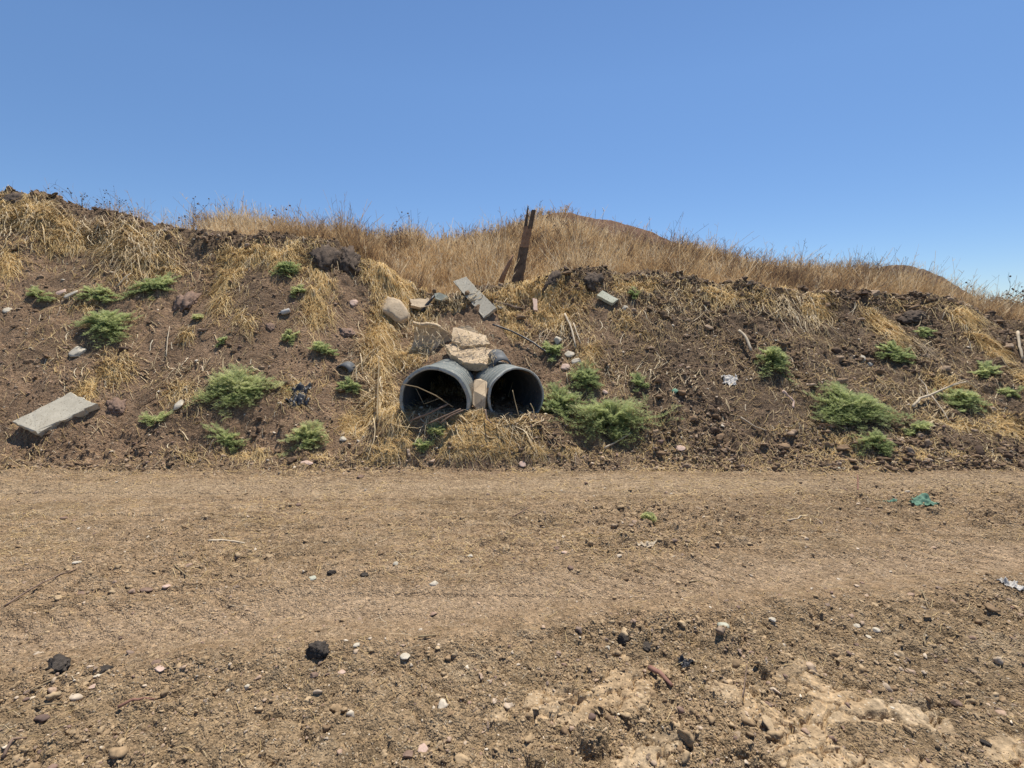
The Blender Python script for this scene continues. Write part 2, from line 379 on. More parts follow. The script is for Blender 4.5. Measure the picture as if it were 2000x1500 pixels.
def wedge(g, n, y0, y1, k=1.15, m=.5, p=1.):
    y = y0+(y1-y0)*g.random(n)**p; return g.uniform(-1, 1, n)*(y*k+m), y
def scatter():
    g = np.random.default_rng(5)
    # road and foreground clods
    x, y = wedge(g, 170000, 1.2, 5., 1.15, .4, .9); r = rough(x, y); keep = g.random(len(x)) < (.12+r*.9)*(1-.75*mudmask(x, y))*ss(-.5, .2, fbm(x*2.3, y*2.3, 3, 15.)+.15); x, y = x[keep], y[keep]
    s = np.clip(.0029*(1/np.clip(g.random(len(x)), .0005, 1))**.36, .0029, .022)*np.clip(.55+.55*rough(x, y), .5, 1.1)
    big = s > .0075; mid_ = (s > .0045) & ~big; sm = ~(big | mid_)
    o = rocks("road_clods", x[big], y[big], s[big], CLOD_R, 3, .6, .75, .4, 2); tag(o, "loose brown clods of earth on the dirt road", "clods", kind="stuff")
    o = rocks("road_gravel", x[mid_], y[mid_], s[mid_], CLOD_R, 2, .4, .75, .3, 3); tag(o, "fine loose gravel over the dirt road", "gravel", kind="stuff")
    o = rocks("road_crumbs", x[sm], y[sm], s[sm], CLOD_R, 1, .35, .8, .5, 9); tag(o, "tiny crumbs of soil over the dirt road", "soil crumbs", kind="stuff")
    print("clods", big.sum(), mid_.sum(), sm.sum())
    # pale pebbles
    x, y = wedge(g, 4200, 1.2, 5.2, 1.15, .4); s = np.clip(.004*(1/np.clip(g.random(len(x)), .02, 1))**.5, .004, .019)
    nearb = ss(.5, -.3, y-rline(x)); keep = g.random(len(x)) < .15+.5*nearb; x, y, s = x[keep], y[keep], s[keep]
    o = rocks("pebbles", x, y, s, PEB, 2, .4, .6, .14, 4); tag(o, "small pale and reddish pebbles on the dirt road", "pebbles", kind="stuff")
    # slope clods
    x, y = wedge(g, 190000, 4.85, 9.3, 1.2, .5); t = slope_t(x, y); u = x/y
    d = .05+.12*ss(-.1, .35, fbm(x*.9, y*.9, 2, 67.))+.5*ss(.12, .5, u)*ss(-.1, .4, fbm(x*.8, y*.8, 2, 61.)+.2)+.35*ss(.8, .95, t)+.35*ss(.16, .05, t)
    keep = (g.random(len(x)) < d*ss(-.5, .1, fbm(x*2, y*2, 3, 63.)+.1)) & (t < 1.03); x, y, t, u = x[keep], y[keep], t[keep], u[keep]
    s = np.clip(.0058*(1/np.clip(g.random(len(x)), .0008, 1))**.35, .0055, .045)*(1+.5*ss(.85, .95, t)+.25*ss(.12, .4, u))
    big = s > .0165; print("slope clods", big.sum(), (~big).sum())
    o = rocks("slope_clods", x[big], y[big], s[big], CLOD_L, 3, .42, .8, .3, 6); tag(o, "dark lumps of dumped earth on the bank", "clods", kind="stuff")
    o = rocks("slope_crumbs", x[~big], y[~big], s[~big], CLOD_L, 2, .35, .8, .5, 7); tag(o, "small crumbs of soil covering the bank", "soil crumbs", kind="stuff")
    x, y = wedge(g, 1600, 4.9, 8.8, 1.2, .5)
    o = rocks("slope_pebbles", x, y, g.uniform(.008, .024, len(x)), PEB, 2, .35, .6, .15, 8); tag(o, "pale stone bits strewn on the bank", "pebbles", kind="stuff")
scatter()
# ------------------------------------------------------------------ straw and grass ribbons
def ribbons(name, P, W, mat, rnd, wdir=None):
    """P (n,k,3) centre lines, W (n,k) half widths"""
    n, k, _ = P.shape
    T = np.gradient(P, axis=1); T /= np.linalg.norm(T, axis=2, keepdims=True)+1e-9
    if wdir is None: wdir = np.zeros((n, 1, 3)); wdir[..., 2] = 1
    B = np.cross(T, wdir); B /= np.linalg.norm(B, axis=2, keepdims=True)+1e-9
    V = np.stack([P-B*W[..., None], P+B*W[..., None]], 2).reshape(-1, 3)
    b = (np.arange(n)[:, None]*k+np.arange(k-1)[None]).ravel()*2
    Fa = np.stack([b, b+1, b+3, b+2], 1)
    return link(name, np_mesh(name, V, Fa, {"rnd": np.repeat(rnd, k*2)}), mat)
STRAW = rnd_mat("dry_straw", [(0, (.30, .20, .10)), (.3, (.60, .43, .19)), (.65, (.82, .62, .31)), (.9, (.86, .70, .42)), (1, (.80, .70, .52))], .7, .45)
REED = rnd_mat("dry_reed", [(0, (.32, .24, .14)), (.5, (.60, .46, .27)), (1, (.76, .64, .45))], .7, .2)
GRASS = rnd_mat("dry_grass", [(0, (.12, .08, .06)), (.22, (.32, .20, .105)), (.5, (.56, .37, .185)), (.8, (.72, .53, .29)), (1, (.78, .64, .43))], .75, .45)
def lay_straw(g, x, y, L, ang, lift, wid, K=6, curl=.5):
    """lines lying on the ground, following it, ends lifted"""
    n = len(x); s = np.linspace(0, 1, K)[None]; a = ang[:, None]+curl*g.normal(0, 1, (n, 1))*(s-.3)+.25*np.cumsum(g.normal(0, .35, (n, K)), 1)*curl
    gy = (mid(x, y+.05)-mid(x, y-.05))/.1; gx = (mid(x+.05, y)-mid(x-.05, y))/.1
    dx = np.cos(a)*L[:, None]/(K-1)/np.sqrt(1+gx*gx)[:, None]; dy = np.sin(a)*L[:, None]/(K-1)/np.sqrt(1+gy*gy)[:, None]
    X = x[:, None]+np.cumsum(dx, 1)-dx[:, :1]; Y = y[:, None]+np.cumsum(dy, 1)-dy[:, :1]
    Z = H(X, Y); Z = (Z[:, :1]*(1-s)+Z[:, -1:]*s)*.25+Z*.75
    h = lift[:, None]*(.3+.7*np.sin(np.pi*np.clip(s+g.uniform(-.25, .25, (n, 1)), 0, 1)))+.004
    Z = np.maximum(Z, H(X, Y))+h
    W = wid[:, None]*np.linspace(1, .45, K)[None]*np.ones((n, 1))
    return np.stack([X, Y, Z], -1), W
PATCH = [  # cx, cy, rx, ry, tilt(deg, screen), count, mean length, downhill angle (deg, -90 is towards camera), spread, lift
    (60, 425, 110, 42, 20, 2300, .30, -100, 60, .07), (150, 470, 90, 18, 0, 500, .3, -90, 60, .05), (270, 480, 75, 45, 0, 900, .4, -110, 60, .06),
    (340, 530, 70, 14, -5, 400, .22, -70, 50, .03), (20, 520, 30, 60, 0, 250, .3, -90, 40, .03), (450, 545, 28, 75, 22, 900, .26, -112, 20, .03),
    (500, 500, 70, 28, 0, 900, .24, -95, 40, .05), (575, 500, 60, 30, 0, 900, .28, -90, 35, .05), (625, 560, 28, 75, 0, 1100, .26, -90, 16, .03),
    (620, 480, 45, 22, 0, 600, .26, -90, 40, .05), (700, 490, 50, 25, 30, 500, .3, -60, 40, .06), (750, 530, 75, 36, 38, 2100, .28, -60, 35, .06),
    (790, 570, 50, 35, 20, 1400, .22, -70, 50, .06), (785, 610, 60, 22, 0, 500, .25, -80, 70, .05), (860, 630, 60, 40, 0, 380, .25, -80, 80, .05),
    (745, 660, 28, 70, 5, 900, .3, -85, 45, .05), (800, 700, 60, 26, 0, 900, .14, -80, 80, .05), (745, 740, 22, 75, 0, 900, .34, -88, 30, .06),
    (765, 800, 35, 30, 0, 600, .3, -70, 50, .06), (900, 855, 150, 34, 0, 900, .2, -60, 80, .05), (1030, 845, 70, 26, 0, 450, .2, -60, 80, .05),
    (760, 870, 70, 30, 0, 700, .18, -70, 70, .04), (900, 830, 60, 12, 0, 700, .3, -30, 80, .07), (690, 830, 30, 22, 0, 350, .2, -80, 50, .05),
    (960, 590, 70, 25, 0, 500, .2, -80, 80, .05), (1020, 570, 65, 28, 0, 1800, .2, -80, 60, .05), (1085, 560, 60, 30, 10, 1100, .2, -70, 60, .05),
    (1040, 620, 70, 30, 0, 800, .18, -75, 70, .04), (1100, 610, 60, 60, 10, 700, .2, -70, 60, .03), (1240, 560, 170, 26, 0, 1100, .18, -75, 70, .04),
    (1240, 630, 130, 40, 0, 500, .16, -70, 80, .03), (1420, 580, 110, 28, 8, 900, .24, -65, 50, .04), (1600, 590, 36, 34, 0, 900, .26, -85, 30, .05),
    (1530, 570, 60, 14, 0, 500, .28, -70, 60, .06), (1720, 640, 62, 17, 47, 1000, .3, -48, 18, .04), (1780, 600, 60, 14, 12, 500, .24, -60, 40, .04),
    (1870, 610, 45, 20, 40, 900, .28, -50, 25, .05), (1925, 680, 80, 10, 42, 1100, .28, -42, 14, .04), (1990, 740, 50, 12, 45, 500, .28, -42, 14, .04),
    (1880, 830, 75, 10, 10, 450, .2, -40, 40, .03), (1960, 830, 60, 30, 25, 600, .28, -40, 30, .04), (1850, 760, 60, 20, 30, 400, .24, -45, 30, .03),
    (1640, 870, 100, 28, 10, 450, .16, -60, 60, .03), (220, 720, 55, 40, -20, 320, .18, -110, 60, .03), (180, 765, 45, 18, -30, 350, .2, -150, 30, .03),
    (350, 760, 60, 45, 0, 200, .2, -110, 60, .02), (590, 760, 60, 40, 0, 260, .22, -120, 50, .02), (610, 620, 30, 25, 0, 150, .2, -100, 40, .02),
    (480, 620, 30, 30, 10, 200, .18, -110, 50, .02), (370, 655, 18, 22, -25, 120, .16, -120, 20, .03), (1150, 690, 60, 50, 0, 350, .18, -60, 80, .03),
    (1100, 880, 260, 22, 0, 700, .13, -60, 90, .02), (500, 890, 260, 18, 0, 450, .13, -60, 90, .02), (1800, 890, 260, 18, 0, 600, .14, -40, 90, .02),
    (700, 895, 130, 14, 0, 350, .15, -60, 90, .03), (250, 545, 200, 60, 0, 250, .2, -100, 70, .02),
    (865, 695, 90, 20, 0, 900, .14, -80, 100, .05), (900, 650, 60, 22, 0, 600, .18, -80, 100, .05), (920, 615, 50, 20, 0, 500, .18, -80, 90, .05), (930, 720, 30, 14, 0, 300, .14, -80, 90, .04),
    (1000, 640, 60, 24, 0, 500, .16, -80, 90, .03), (930, 840, 160, 30, 0, 800, .3, 5, 20, .03), (930, 880, 170, 16, 0, 600, .18, 10, 80, .04), (170, 600, 170, 60, 0, 200, .2, -90, 90, .03), (90, 700, 90, 60, 0, 120, .16, -90, 90, .02)]
def straw():
    g = np.random.default_rng(21); PP, WW = [], []
    for (cx, cy, rx, ry, ti, n, L, an, sp, li) in PATCH:
        n = int(n*3.3); sp = sp*1.7+28; li = li*(1.5 if cy < 825 else .45); L = L*(1 if cy < 825 else .75)
        r = np.clip(np.abs(g.normal(0, .55, n)), 0, 1.5); th = g.uniform(0, 6.283, n); a, b = r*np.cos(th)*rx, r*np.sin(th)*ry; t = R(ti)
        px = cx+a*math.cos(t)-b*math.sin(t); py = cy+a*math.sin(t)+b*math.cos(t)
        x, y = hit(px, py); ok = (y < 9.8) & (g.random(n) < .06+.94*ss(-.12, .16, fbm(x*2.6, y*2.2, 2, 77.)+.04)*(.6 if cx > 1050 else .8)); x, y = x[ok], y[ok]; n = len(x)
        # keep the straw off the pipe mouths
        for (mx, my, mz, rr, ri, ax, ay, LL, fl) in PIPES:
            al = (x-mx)*ax+(y-my)*ay; la = (x-mx)*ay-(y-my)*ax; k = ~((np.abs(la) < rr*1.02) & (al > -.05) & (al < .5)); x, y = x[k], y[k]
        n = len(x); sc_ = y/6.
        P, W = lay_straw(g, x, y, L*g.uniform(.35, 1.3, n), R(an)+R(sp)*g.normal(0, .6, n), li*g.random(n)**1.5, .0029*sc_*g.uniform(.6, 1.3, n))
        PP.append(P); WW.append(W)
    # thin litter all over the bank
    x, y = wedge(g, 52000, 4.85, 8.6, 1.2, .5); u = x/y
    keep = g.random(len(x)) < .08+.22*ss(0, .3, fbm(x*1.2, y*1.2, 2, 73.))+.55*ss(.0, .3, u)*ss(-.3, .3, fbm(x, y, 2, 71.)); x, y = x[keep], y[keep]; n = len(x)
    P, W = lay_straw(g, x, y, g.uniform(.04, .2, n), g.uniform(-3.14, 0, n), .012*g.random(n), .0024*g.uniform(.6, 1.3, n)); PP.append(P); WW.append(W)
    P = np.concatenate(PP); W = np.concatenate(WW); rn = np.clip(g.normal(.55, .27, len(P)), 0, 1)
    BR = []
    for (cx, cy, rx, ry, n, L, li, an, sp) in [(270, 485, 75, 42, 420, .5, .16, -110, 70), (60, 425, 100, 38, 330, .5, .14, -100, 80), (190, 450, 70, 25, 160, .4, .12, -90, 80), (340, 530, 60, 18, 90, .35, .05, 200, 30),
            (745, 770, 30, 60, 120, .5, .10, -80, 90), (700, 490, 60, 20, 90, .4, .12, -50, 50), (880, 600, 60, 30, 80, .4, .07, -40, 120), (850, 815, 60, 10, 90, .4, .08, -20, 80), (1000, 835, 60, 14, 90, .3, .06, -30, 80),
            (730, 690, 40, 50, 120, .4, .08, -100, 60), (1090, 640, 60, 50, 90, .35, .06, -60, 60), (1530, 590, 60, 22, 110, .5, .12, -60, 50), (1580, 620, 40, 20, 60, .4, .06, -70, 40), (1750, 660, 60, 40, 70, .45, .05, -45, 30),
            (1300, 600, 220, 50, 170, .22, .04, -60, 90), (1250, 740, 260, 90, 200, .18, .03, -60, 120), (350, 720, 260, 120, 220, .18, .03, -100, 120), (1800, 780, 200, 90, 170, .2, .03, -50, 90), (840, 700, 80, 26, 120, .3, .07, -90, 120), (860, 655, 70, 26, 260, .3, .12, -40, 150), (905, 690, 55, 22, 220, .26, .14, 0, 150), (890, 600, 60, 30, 130, .4, .08, -30, 150), (935, 600, 40, 30, 60, .3, .07, -20, 150)]:
        r = np.clip(np.abs(g.normal(0, .6, n)), 0, 1.5); th = g.uniform(0, 6.283, n); x, y = hit(cx+r*np.cos(th)*rx, cy+r*np.sin(th)*ry); ok = y < 9.6; x, y = x[ok], y[ok]; m = len(x)
        BR.append(lay_straw(g, x, y, L*g.uniform(.3, 1.4, m), R(an)+R(sp)*g.normal(0, .8, m), li*g.random(m), g.uniform(.0028, .0075, m), 7, 1.0))
    # stalks tangled over the rubble above the pipes
    m = 300; px = g.uniform(790, 975, m); py = 625+75*g.random(m)+(px-880)*.12; yy = 7.0-.011*(py-625)-.03-.1*g.random(m); t = yy/(ray(px, py)[1]); x0 = ray(px, py)[0]*t; z0 = CZ+ray(px, py)[2]*t
    a = g.uniform(0, 6.28, m)[:, None]; L = g.uniform(.08, .34, m)[:, None]; s7 = np.linspace(-.5, .5, 7)[None]; bd = g.normal(0, .35, (m, 1))
    BR.append((np.stack([x0[:, None]+np.cos(a+bd*s7)*L*s7, yy[:, None]-.25*np.sin(a)*L*s7*0-.05*np.cos(s7*3), z0[:, None]+np.sin(a+bd*s7)*L*s7*.7-.08*L*s7**2], -1), g.uniform(.0018, .0042, m)[:, None]*np.ones((1, 7))))
    Pb = np.concatenate([b[0] for b in BR]); Wb = np.concatenate([b[1] for b in BR])
    tag(ribbons("dead_stalks", Pb, Wb, REED, np.clip(g.normal(.5, .28, len(Pb)), 0, 1)), "pale dead plant stalks tangled on the bank", "dead stalks", kind="stuff")
    tag(ribbons("bank_straw", P, W, STRAW, rn), "golden dry straw draped over the bank", "straw", kind="stuff")
    # chopped straw on the road
    x, y = wedge(g, 42000, 1.3, 5.1, 1.15, .4); q = y-rline(x)
    keep = g.random(len(x)) < .06+.42*ss(.45, .9, q)*ss(-.2, .4, fbm(x*.9, y*1.8, 2, 81.)); x, y = x[keep], y[keep]; n = len(x)
    P, W = lay_straw(g, x, y, np.clip(.025/np.clip(g.random(n), .1, 1)**.7, .02, .12), g.normal(0, 1.2, n), .004*g.random(n), .0012*np.maximum(y/2.8, .7)*g.uniform(.6, 1.3, n), 4, .6)
    tag(ribbons("road_straw", P, W, STRAW, np.clip(g.normal(.6, .25, n), 0, 1)), "chopped straw trodden into the dirt road", "straw", kind="stuff")
straw()
def grass():
    g = np.random.default_rng(31)
    n = 140000; y = 8.2+(17.5-8.2)*g.random(n)**1.1; x = g.uniform(-1, 1, n)*(y*1.15+.8)
    yc = ycr(x); d = y-yc; u = x/y
    dens = ss(.12, .5, d)*(.55+.45*ss(-.3, .3, fbm(x*.8, y*.8, 2, 91.)))
    dens *= np.where(y > 13.5, .6, 1)
    mx = ((x-3.6)/2.6)**2+((y-18.)/3)**2; dens *= np.where(mx < 1, .04+.2*ss(2.6, 1.6, x), 1); dens *= np.where((np.abs(x-16.9) < 2.6) & (y > 14.5), .05, 1)
    dens *= .35+.65*ss(-.25, .1, fbm(x*1.4, y*1.4, 2, 99.))
    dens *= np.where(x/y < -.62, .10, 1)
    keep = g.random(n) < dens*.6; x0, y0 = x[keep], y[keep]
    cc = g.choice(np.nonzero(g.random(n) < dens)[0], 2600); ns = 17; cid = np.repeat(np.arange(2600), ns)
    ca = g.uniform(0, 6.28, len(cid)); cr = np.abs(g.normal(0, .06, len(cid))); x = np.concatenate([x0, x[cc][cid]+np.cos(ca)*cr]); y = np.concatenate([y0, y[cc][cid]+np.sin(ca)*cr]); d = y-ycr(x); n = len(x)
    clump = np.concatenate([np.zeros(len(x0)), g.normal(0, .33, 2600)[cid]]); ch = np.concatenate([np.full(len(x0), .88), g.uniform(.75, 1.2, 2600)[cid]]); isc = np.arange(n) >= len(x0)
    K = 4; s = np.linspace(0, 1, K)[None]
    hgt = (g.uniform(.26, .60, n)+.34*(g.random(n) < .14)*g.random(n))*(.62+.6*ss(-.35, .4, fbm(x*.9, y*.9, 3, 95.)))*ss(0, .5, d+.1)*np.where(y > 14.5, .75, 1)*ch
    an = np.where(isc, np.concatenate([np.zeros(len(x0)), ca]), g.uniform(0, 6.28, n)); le = np.where(isc, np.abs(g.normal(0, .42, n)), g.normal(0, .30, n))*hgt; px_ = np.cos(an)*le+.06*hgt; py_ = np.sin(an)*le
    X = x[:, None]+px_[:, None]*s**1.5; Y = y[:, None]+py_[:, None]*s**1.5; Z = H(x, y, False)[:, None]-.03+hgt[:, None]*s
    P = np.stack([X, Y, Z], -1); W = (.0033*(y/9)[:, None])*np.linspace(1, .5, K)[None]*g.uniform(.7, 1.3, n)[:, None]
    wd = np.zeros((n, 1, 3)); wd[:, 0, 0] = g.normal(0, .35, n); wd[:, 0, 1] = 1
    reg = fbm(x*.45, y*.45, 2, 97.); rn = np.clip(g.normal(.50, .22, n)+.45*reg+clump-.2*ss(0, 1, (x-2)/6)*ss(.2, .6, g.random(n)), 0, 1)
    # side twigs
    m = 3; tx = np.repeat(np.arange(n), m); a0 = g.uniform(.35, .95, n*m)[:, None]
    bx = X[tx, 0:1]+px_[tx, None]*a0**1.5; by = Y[tx, 0:1]+py_[tx, None]*a0**1.5; bz = Z[tx, 0:1]+hgt[tx, None]*a0
    s3 = np.linspace(0, 1, K)[None]; L = g.uniform(.05, .17, n*m)[:, None]; aa = g.uniform(0, 6.28, n*m)[:, None]
    P2 = np.stack([bx+np.cos(aa)*L*s3*.6, by+np.sin(aa)*L*s3*.6, bz+L*s3*.8-L*.25*s3**2], -1); W2 = W[tx]*.8
    wd2 = wd[tx]
    tag(ribbons("dry_grass", np.concatenate([P, P2]), np.concatenate([W, W2]), GRASS, np.concatenate([rn, rn[tx]]), np.concatenate([wd, wd2])),
        "tall brown dry grass and weeds behind the crest of the bank", "dry grass", kind="stuff")
grass()
# ------------------------------------------------------------------ object materials
def simple(name, a, b, rough=.9, scale=18, bs=60, bst=.5, bd=.006, spots=None, spec=.15):
    k = N(name, rough, spec); v = k.obj(); n1 = k.noise(scale, 5, .65, v)
    c = k.ramp(n1, [(.3, a), (.7, b)])
    if spots:
        sp = k.ramp(k.noise(scale*4.5, 3, .6, v), [(.6, (0, 0, 0)), (.66, (1, 1, 1))]); c = k.mix(sp, c, spots)
    k.col(c); k.bump(k.noise(bs, 5, .7, v), bst, bd); return k.m
CONC = simple("weathered_concrete", (.42, .37, .28), (.56, .50, .39), spots=(.25, .21, .15), scale=9)
CONC_T = simple("tan_concrete", (.40, .30, .195), (.56, .44, .30), spots=(.28, .20, .14), scale=7)
CONC_G = simple("mossy_concrete", (.36, .36, .27), (.50, .48, .38), spots=(.2, .2, .15), scale=10)
PIPE = simple("grey_pipe", (.13, .14, .13), (.24, .25, .225), .75, 5, 30, .3, .004, (.33, .30, .25), .25)
PIPE_E = simple("worn_pipe_edge", (.26, .27, .25), (.42, .42, .38), .8, 9, 40, .5, .004, (.20, .15, .10))
PIPE_IN = simple("dark_pipe_grey", (.06, .065, .07), (.11, .115, .12), .6, 6, 24, .3, .004, (.16, .14, .12), .3)  # darker grey than the outer pipe wall
BLACKP = simple("black_plastic", (.012, .012, .014), (.05, .05, .055), .45, 12, 40, .4, .004, None, .4)
WOODD = simple("dark_wood", (.085, .058, .040), (.21, .145, .10), .9, 14, 60, .7, .008)  # dark brown mottled wood, used for bare twigs too
WOODR = simple("reddish_wood", (.24, .13, .075), (.40, .23, .135), .85, 14, 60, .7, .008)
WOODP = simple("bleached_wood", (.40, .32, .22), (.58, .48, .35), .85, 20, 80, .5, .003)
WOODB = simple("brown_stick", (.15, .10, .075), (.26, .18, .13), .85, 20, 80, .5, .003)
RUST = simple("rusty_brown", (.17, .085, .06), (.28, .15, .11), .8, 20, 80, .5, .003)
STONEW = simple("pale_stone", (.42, .365, .27), (.57, .50, .40), .9, 14, 60, .5, .004, (.4, .33, .25))
STONEP = simple("pinkish_stone", (.42, .29, .22), (.56, .41, .33), .9, 14, 60, .5, .004)
STONEB = simple("brown_rock", (.17, .11, .08), (.28, .19, .14), .95, 14, 50, .8, .01)
CLODM = simple("dark_clod", (.07, .052, .04), (.15, .11, .082), .95, 16, 45, .9, .015)
TAR = simple("black_lump", (.028, .023, .02), (.10, .082, .066), .85, 20, 70, .9, .01)
WHITE = simple("dull_white_plastic", (.36, .33, .29), (.50, .47, .43), .6, 8, 40, .2, .002, None, .4)
CLOTH = simple("green_cloth", (.08, .17, .12), (.17, .27, .19), .85, 20, 90, .6, .004)
BRICK = simple("orange_brick", (.36, .19, .11), (.50, .29, .19), .9, 14, 60, .5, .004)
# ------------------------------------------------------------------ generic builders
import bmesh
def to_obj(bm, name, mat, parent=None, smooth=False):
    me = bpy.data.meshes.new(name); bm.normal_update(); bm.to_mesh(me); bm.free(); return link(name, me, mat, parent, smooth)
def tube_bm(bm, pts, rad, seg=8, jit=.12, flat=1., cap=True, sd=0):
    rr = random.Random(sd); pts = [Vector(p) for p in pts]; rings = []
    for i, p in enumerate(pts):
        t = (pts[min(i+1, len(pts)-1)]-pts[max(i-1, 0)]).normalized()
        a = t.cross(Vector((0, 0, 1))); a = a.normalized() if a.length > .05 else Vector((1, 0, 0)); b = a.cross(t)
        r = rad[i] if isinstance(rad, (list, tuple)) else rad
        rings.append([bm.verts.new(p+(a*math.cos(k*6.2832/seg)+b*math.sin(k*6.2832/seg)*flat)*r*(1+rr.uniform(-jit, jit))) for k in range(seg)])
    for A, B in zip(rings, rings[1:]):
        for k in range(seg): bm.faces.new((A[k], A[(k+1) % seg], B[(k+1) % seg], B[k]))
    if cap: bm.faces.new(rings[0][::-1]); bm.faces.new(rings[-1])
def resample(pts, n=4):
    out = []
    for a, b in zip(pts, pts[1:]):
        for k in range(n): out.append(a.lerp(b, k/n))
    return out+[pts[-1]]
def stick(name, px, r, mat, lab, cat, lift=.01, taper=.6, flat=1., parent=None, Y=None, sd=1, n=4):
    """px: (x, y[, extra height]) along the stick, each a spot of ground it lies on"""
    P = []
    for q in px:
        p = gp(q[0], q[1]) if Y is None else at(q[0], q[1], Y); p.z += lift+(q[2] if len(q) > 2 else 0); P.append(p)
    P = resample(P, n); rr = random.Random(sd)
    for p in P[1:-1]: p += Vector((rr.uniform(-1, 1), rr.uniform(-1, 1), rr.uniform(-.5, 1)))*r*.22
    if Y is None:
        for p in P: p.z = max(p.z, h1(p.x, p.y)+r*.4)
    base = P[0].copy(); o0 = base if parent is None else Vector(parent.location)
    bm = bmesh.new(); tube_bm(bm, [p-o0 for p in P], [r*(1-(1-taper)*i/(len(P)-1)) for i in range(len(P))], 8, .15, flat, True, sd)
    o = to_obj(bm, name, mat, parent, True)
    if parent is None: o.location = base; tag(o, lab, cat)
    return o
def stone(name, px, py, wpx, hpx, mat, lab, cat, dz=.6, sink=.3, sd=1, group=None, cuts=11, yaw=None, rough_=.05):
    g = np.random.default_rng(sd); p = gp(px, py+hpx*.3); s = p.y/F*1.02
    rx = wpx*s*.47; rz = max(hpx*s*.45*dz*1.1, .004); ry = min(rx*g.uniform(.7, .95), max(hpx*s*.6, rx*.45))
    V, Fa = ico(4); pl = g.normal(size=(cuts, 3)); pl /= np.linalg.norm(pl, axis=1, keepdims=True); pd = g.uniform(.55, .95, cuts); rad = np.ones(len(V))
    for q in range(cuts):
        dt = V @ pl[q]; rad = np.minimum(rad, np.where(dt > .05, pd[q]/np.maximum(dt, .05), 9))
    a = V[:, 0]*3+V[:, 2]*2; b = V[:, 1]*3-V[:, 2]*2.4
    V = V*(rad*1.12*(1+rough_*fbm(a+sd, b, 3, 1.)+rough_*.9*fbm(a*4+sd, b*4, 2, 1.)))[:, None]*np.array([rx, ry, rz])
    yw = g.uniform(-.4, .4) if yaw is None else yaw
    c, d = math.cos(yw), math.sin(yw); V = np.stack([V[:, 0]*c-V[:, 1]*d, V[:, 0]*d+V[:, 1]*c, V[:, 2]], 1)
    n = nrm(p.x, p.y); V[:, 2] += -(n.x*V[:, 0]+n.y*V[:, 1])/n.z*.8
    o = link(name, np_mesh(name, V, Fa), mat); o.location = (p.x, p.y, p.z+rz*(1-2*sink)*.8); tag(o, lab, cat, group); return o
def plate(name, corners, thick, mat, lab, cat, lift=.02, Ys=None, jit=.02, sd=1, up=None, parent=None, group=None):
    rr = random.Random(sd)
    if Ys: P = [at(a, b, Y) for (a, b), Y in zip(corners, Ys)]
    else:
        P = []
        for a, b in corners:
            x, y = hit(a, b); P.append(Vector((float(x), float(y), float(macro(np.array([float(x)]), np.array([float(y)]))[0])+.03)))
    n = Vector((0, 0, 0)); c = sum(P, Vector())/len(P)
    for i in range(len(P)): n += (P[i]-c).cross(P[(i+1) % len(P)]-c)
    n.normalize()
    if n.dot(Vector((0, -CT, .8))) < 0: n = -n; P = P[::-1]
    if not Ys:
        P = [p-n*n.dot(p-c) for p in P]
        hi = max(h1(p.x, p.y)-p.z for p in P+[c]); P = [p+Vector((0, 0, max(hi-.01, 0)+lift)) for p in P]
    c = sum(P, Vector())/len(P); ring = []
    for i in range(len(P)):
        a, b = P[i], P[(i+1) % len(P)]; m = max(3, int((b-a).length/.045))
        for k in range(m):
            p = a.lerp(b, k/m); p = p+(c-p).normalized()*abs(rr.gauss(0, jit))*((b-a).length**.5)*(1 if k else .4)+Vector((rr.gauss(0, 1), rr.gauss(0, 1), rr.gauss(0, 1)))*jit*.12; ring.append(p)
    bm = bmesh.new(); org = c-n*thick
    rows = []
    for lay, f in ((0, .985), (-.10, 1.), (-.5, .995), (-.9, 1.), (-1, .985)):
        rows.append([bm.verts.new(c+(p-c)*f+n*thick*lay+Vector((rr.gauss(0, 1), rr.gauss(0, 1), rr.gauss(0, 1)))*jit*.1-org) for p in ring])
    for A, B in zip(rows, rows[1:]):
        for k in range(len(ring)): bm.faces.new((B[k], B[(k+1) % len(ring)], A[(k+1) % len(ring)], A[k]))
    bm.faces.new(rows[0]); bm.faces.new(rows[-1][::-1])
    o = to_obj(bm, name, mat); o.location = org; tag(o, lab, cat, group); return o
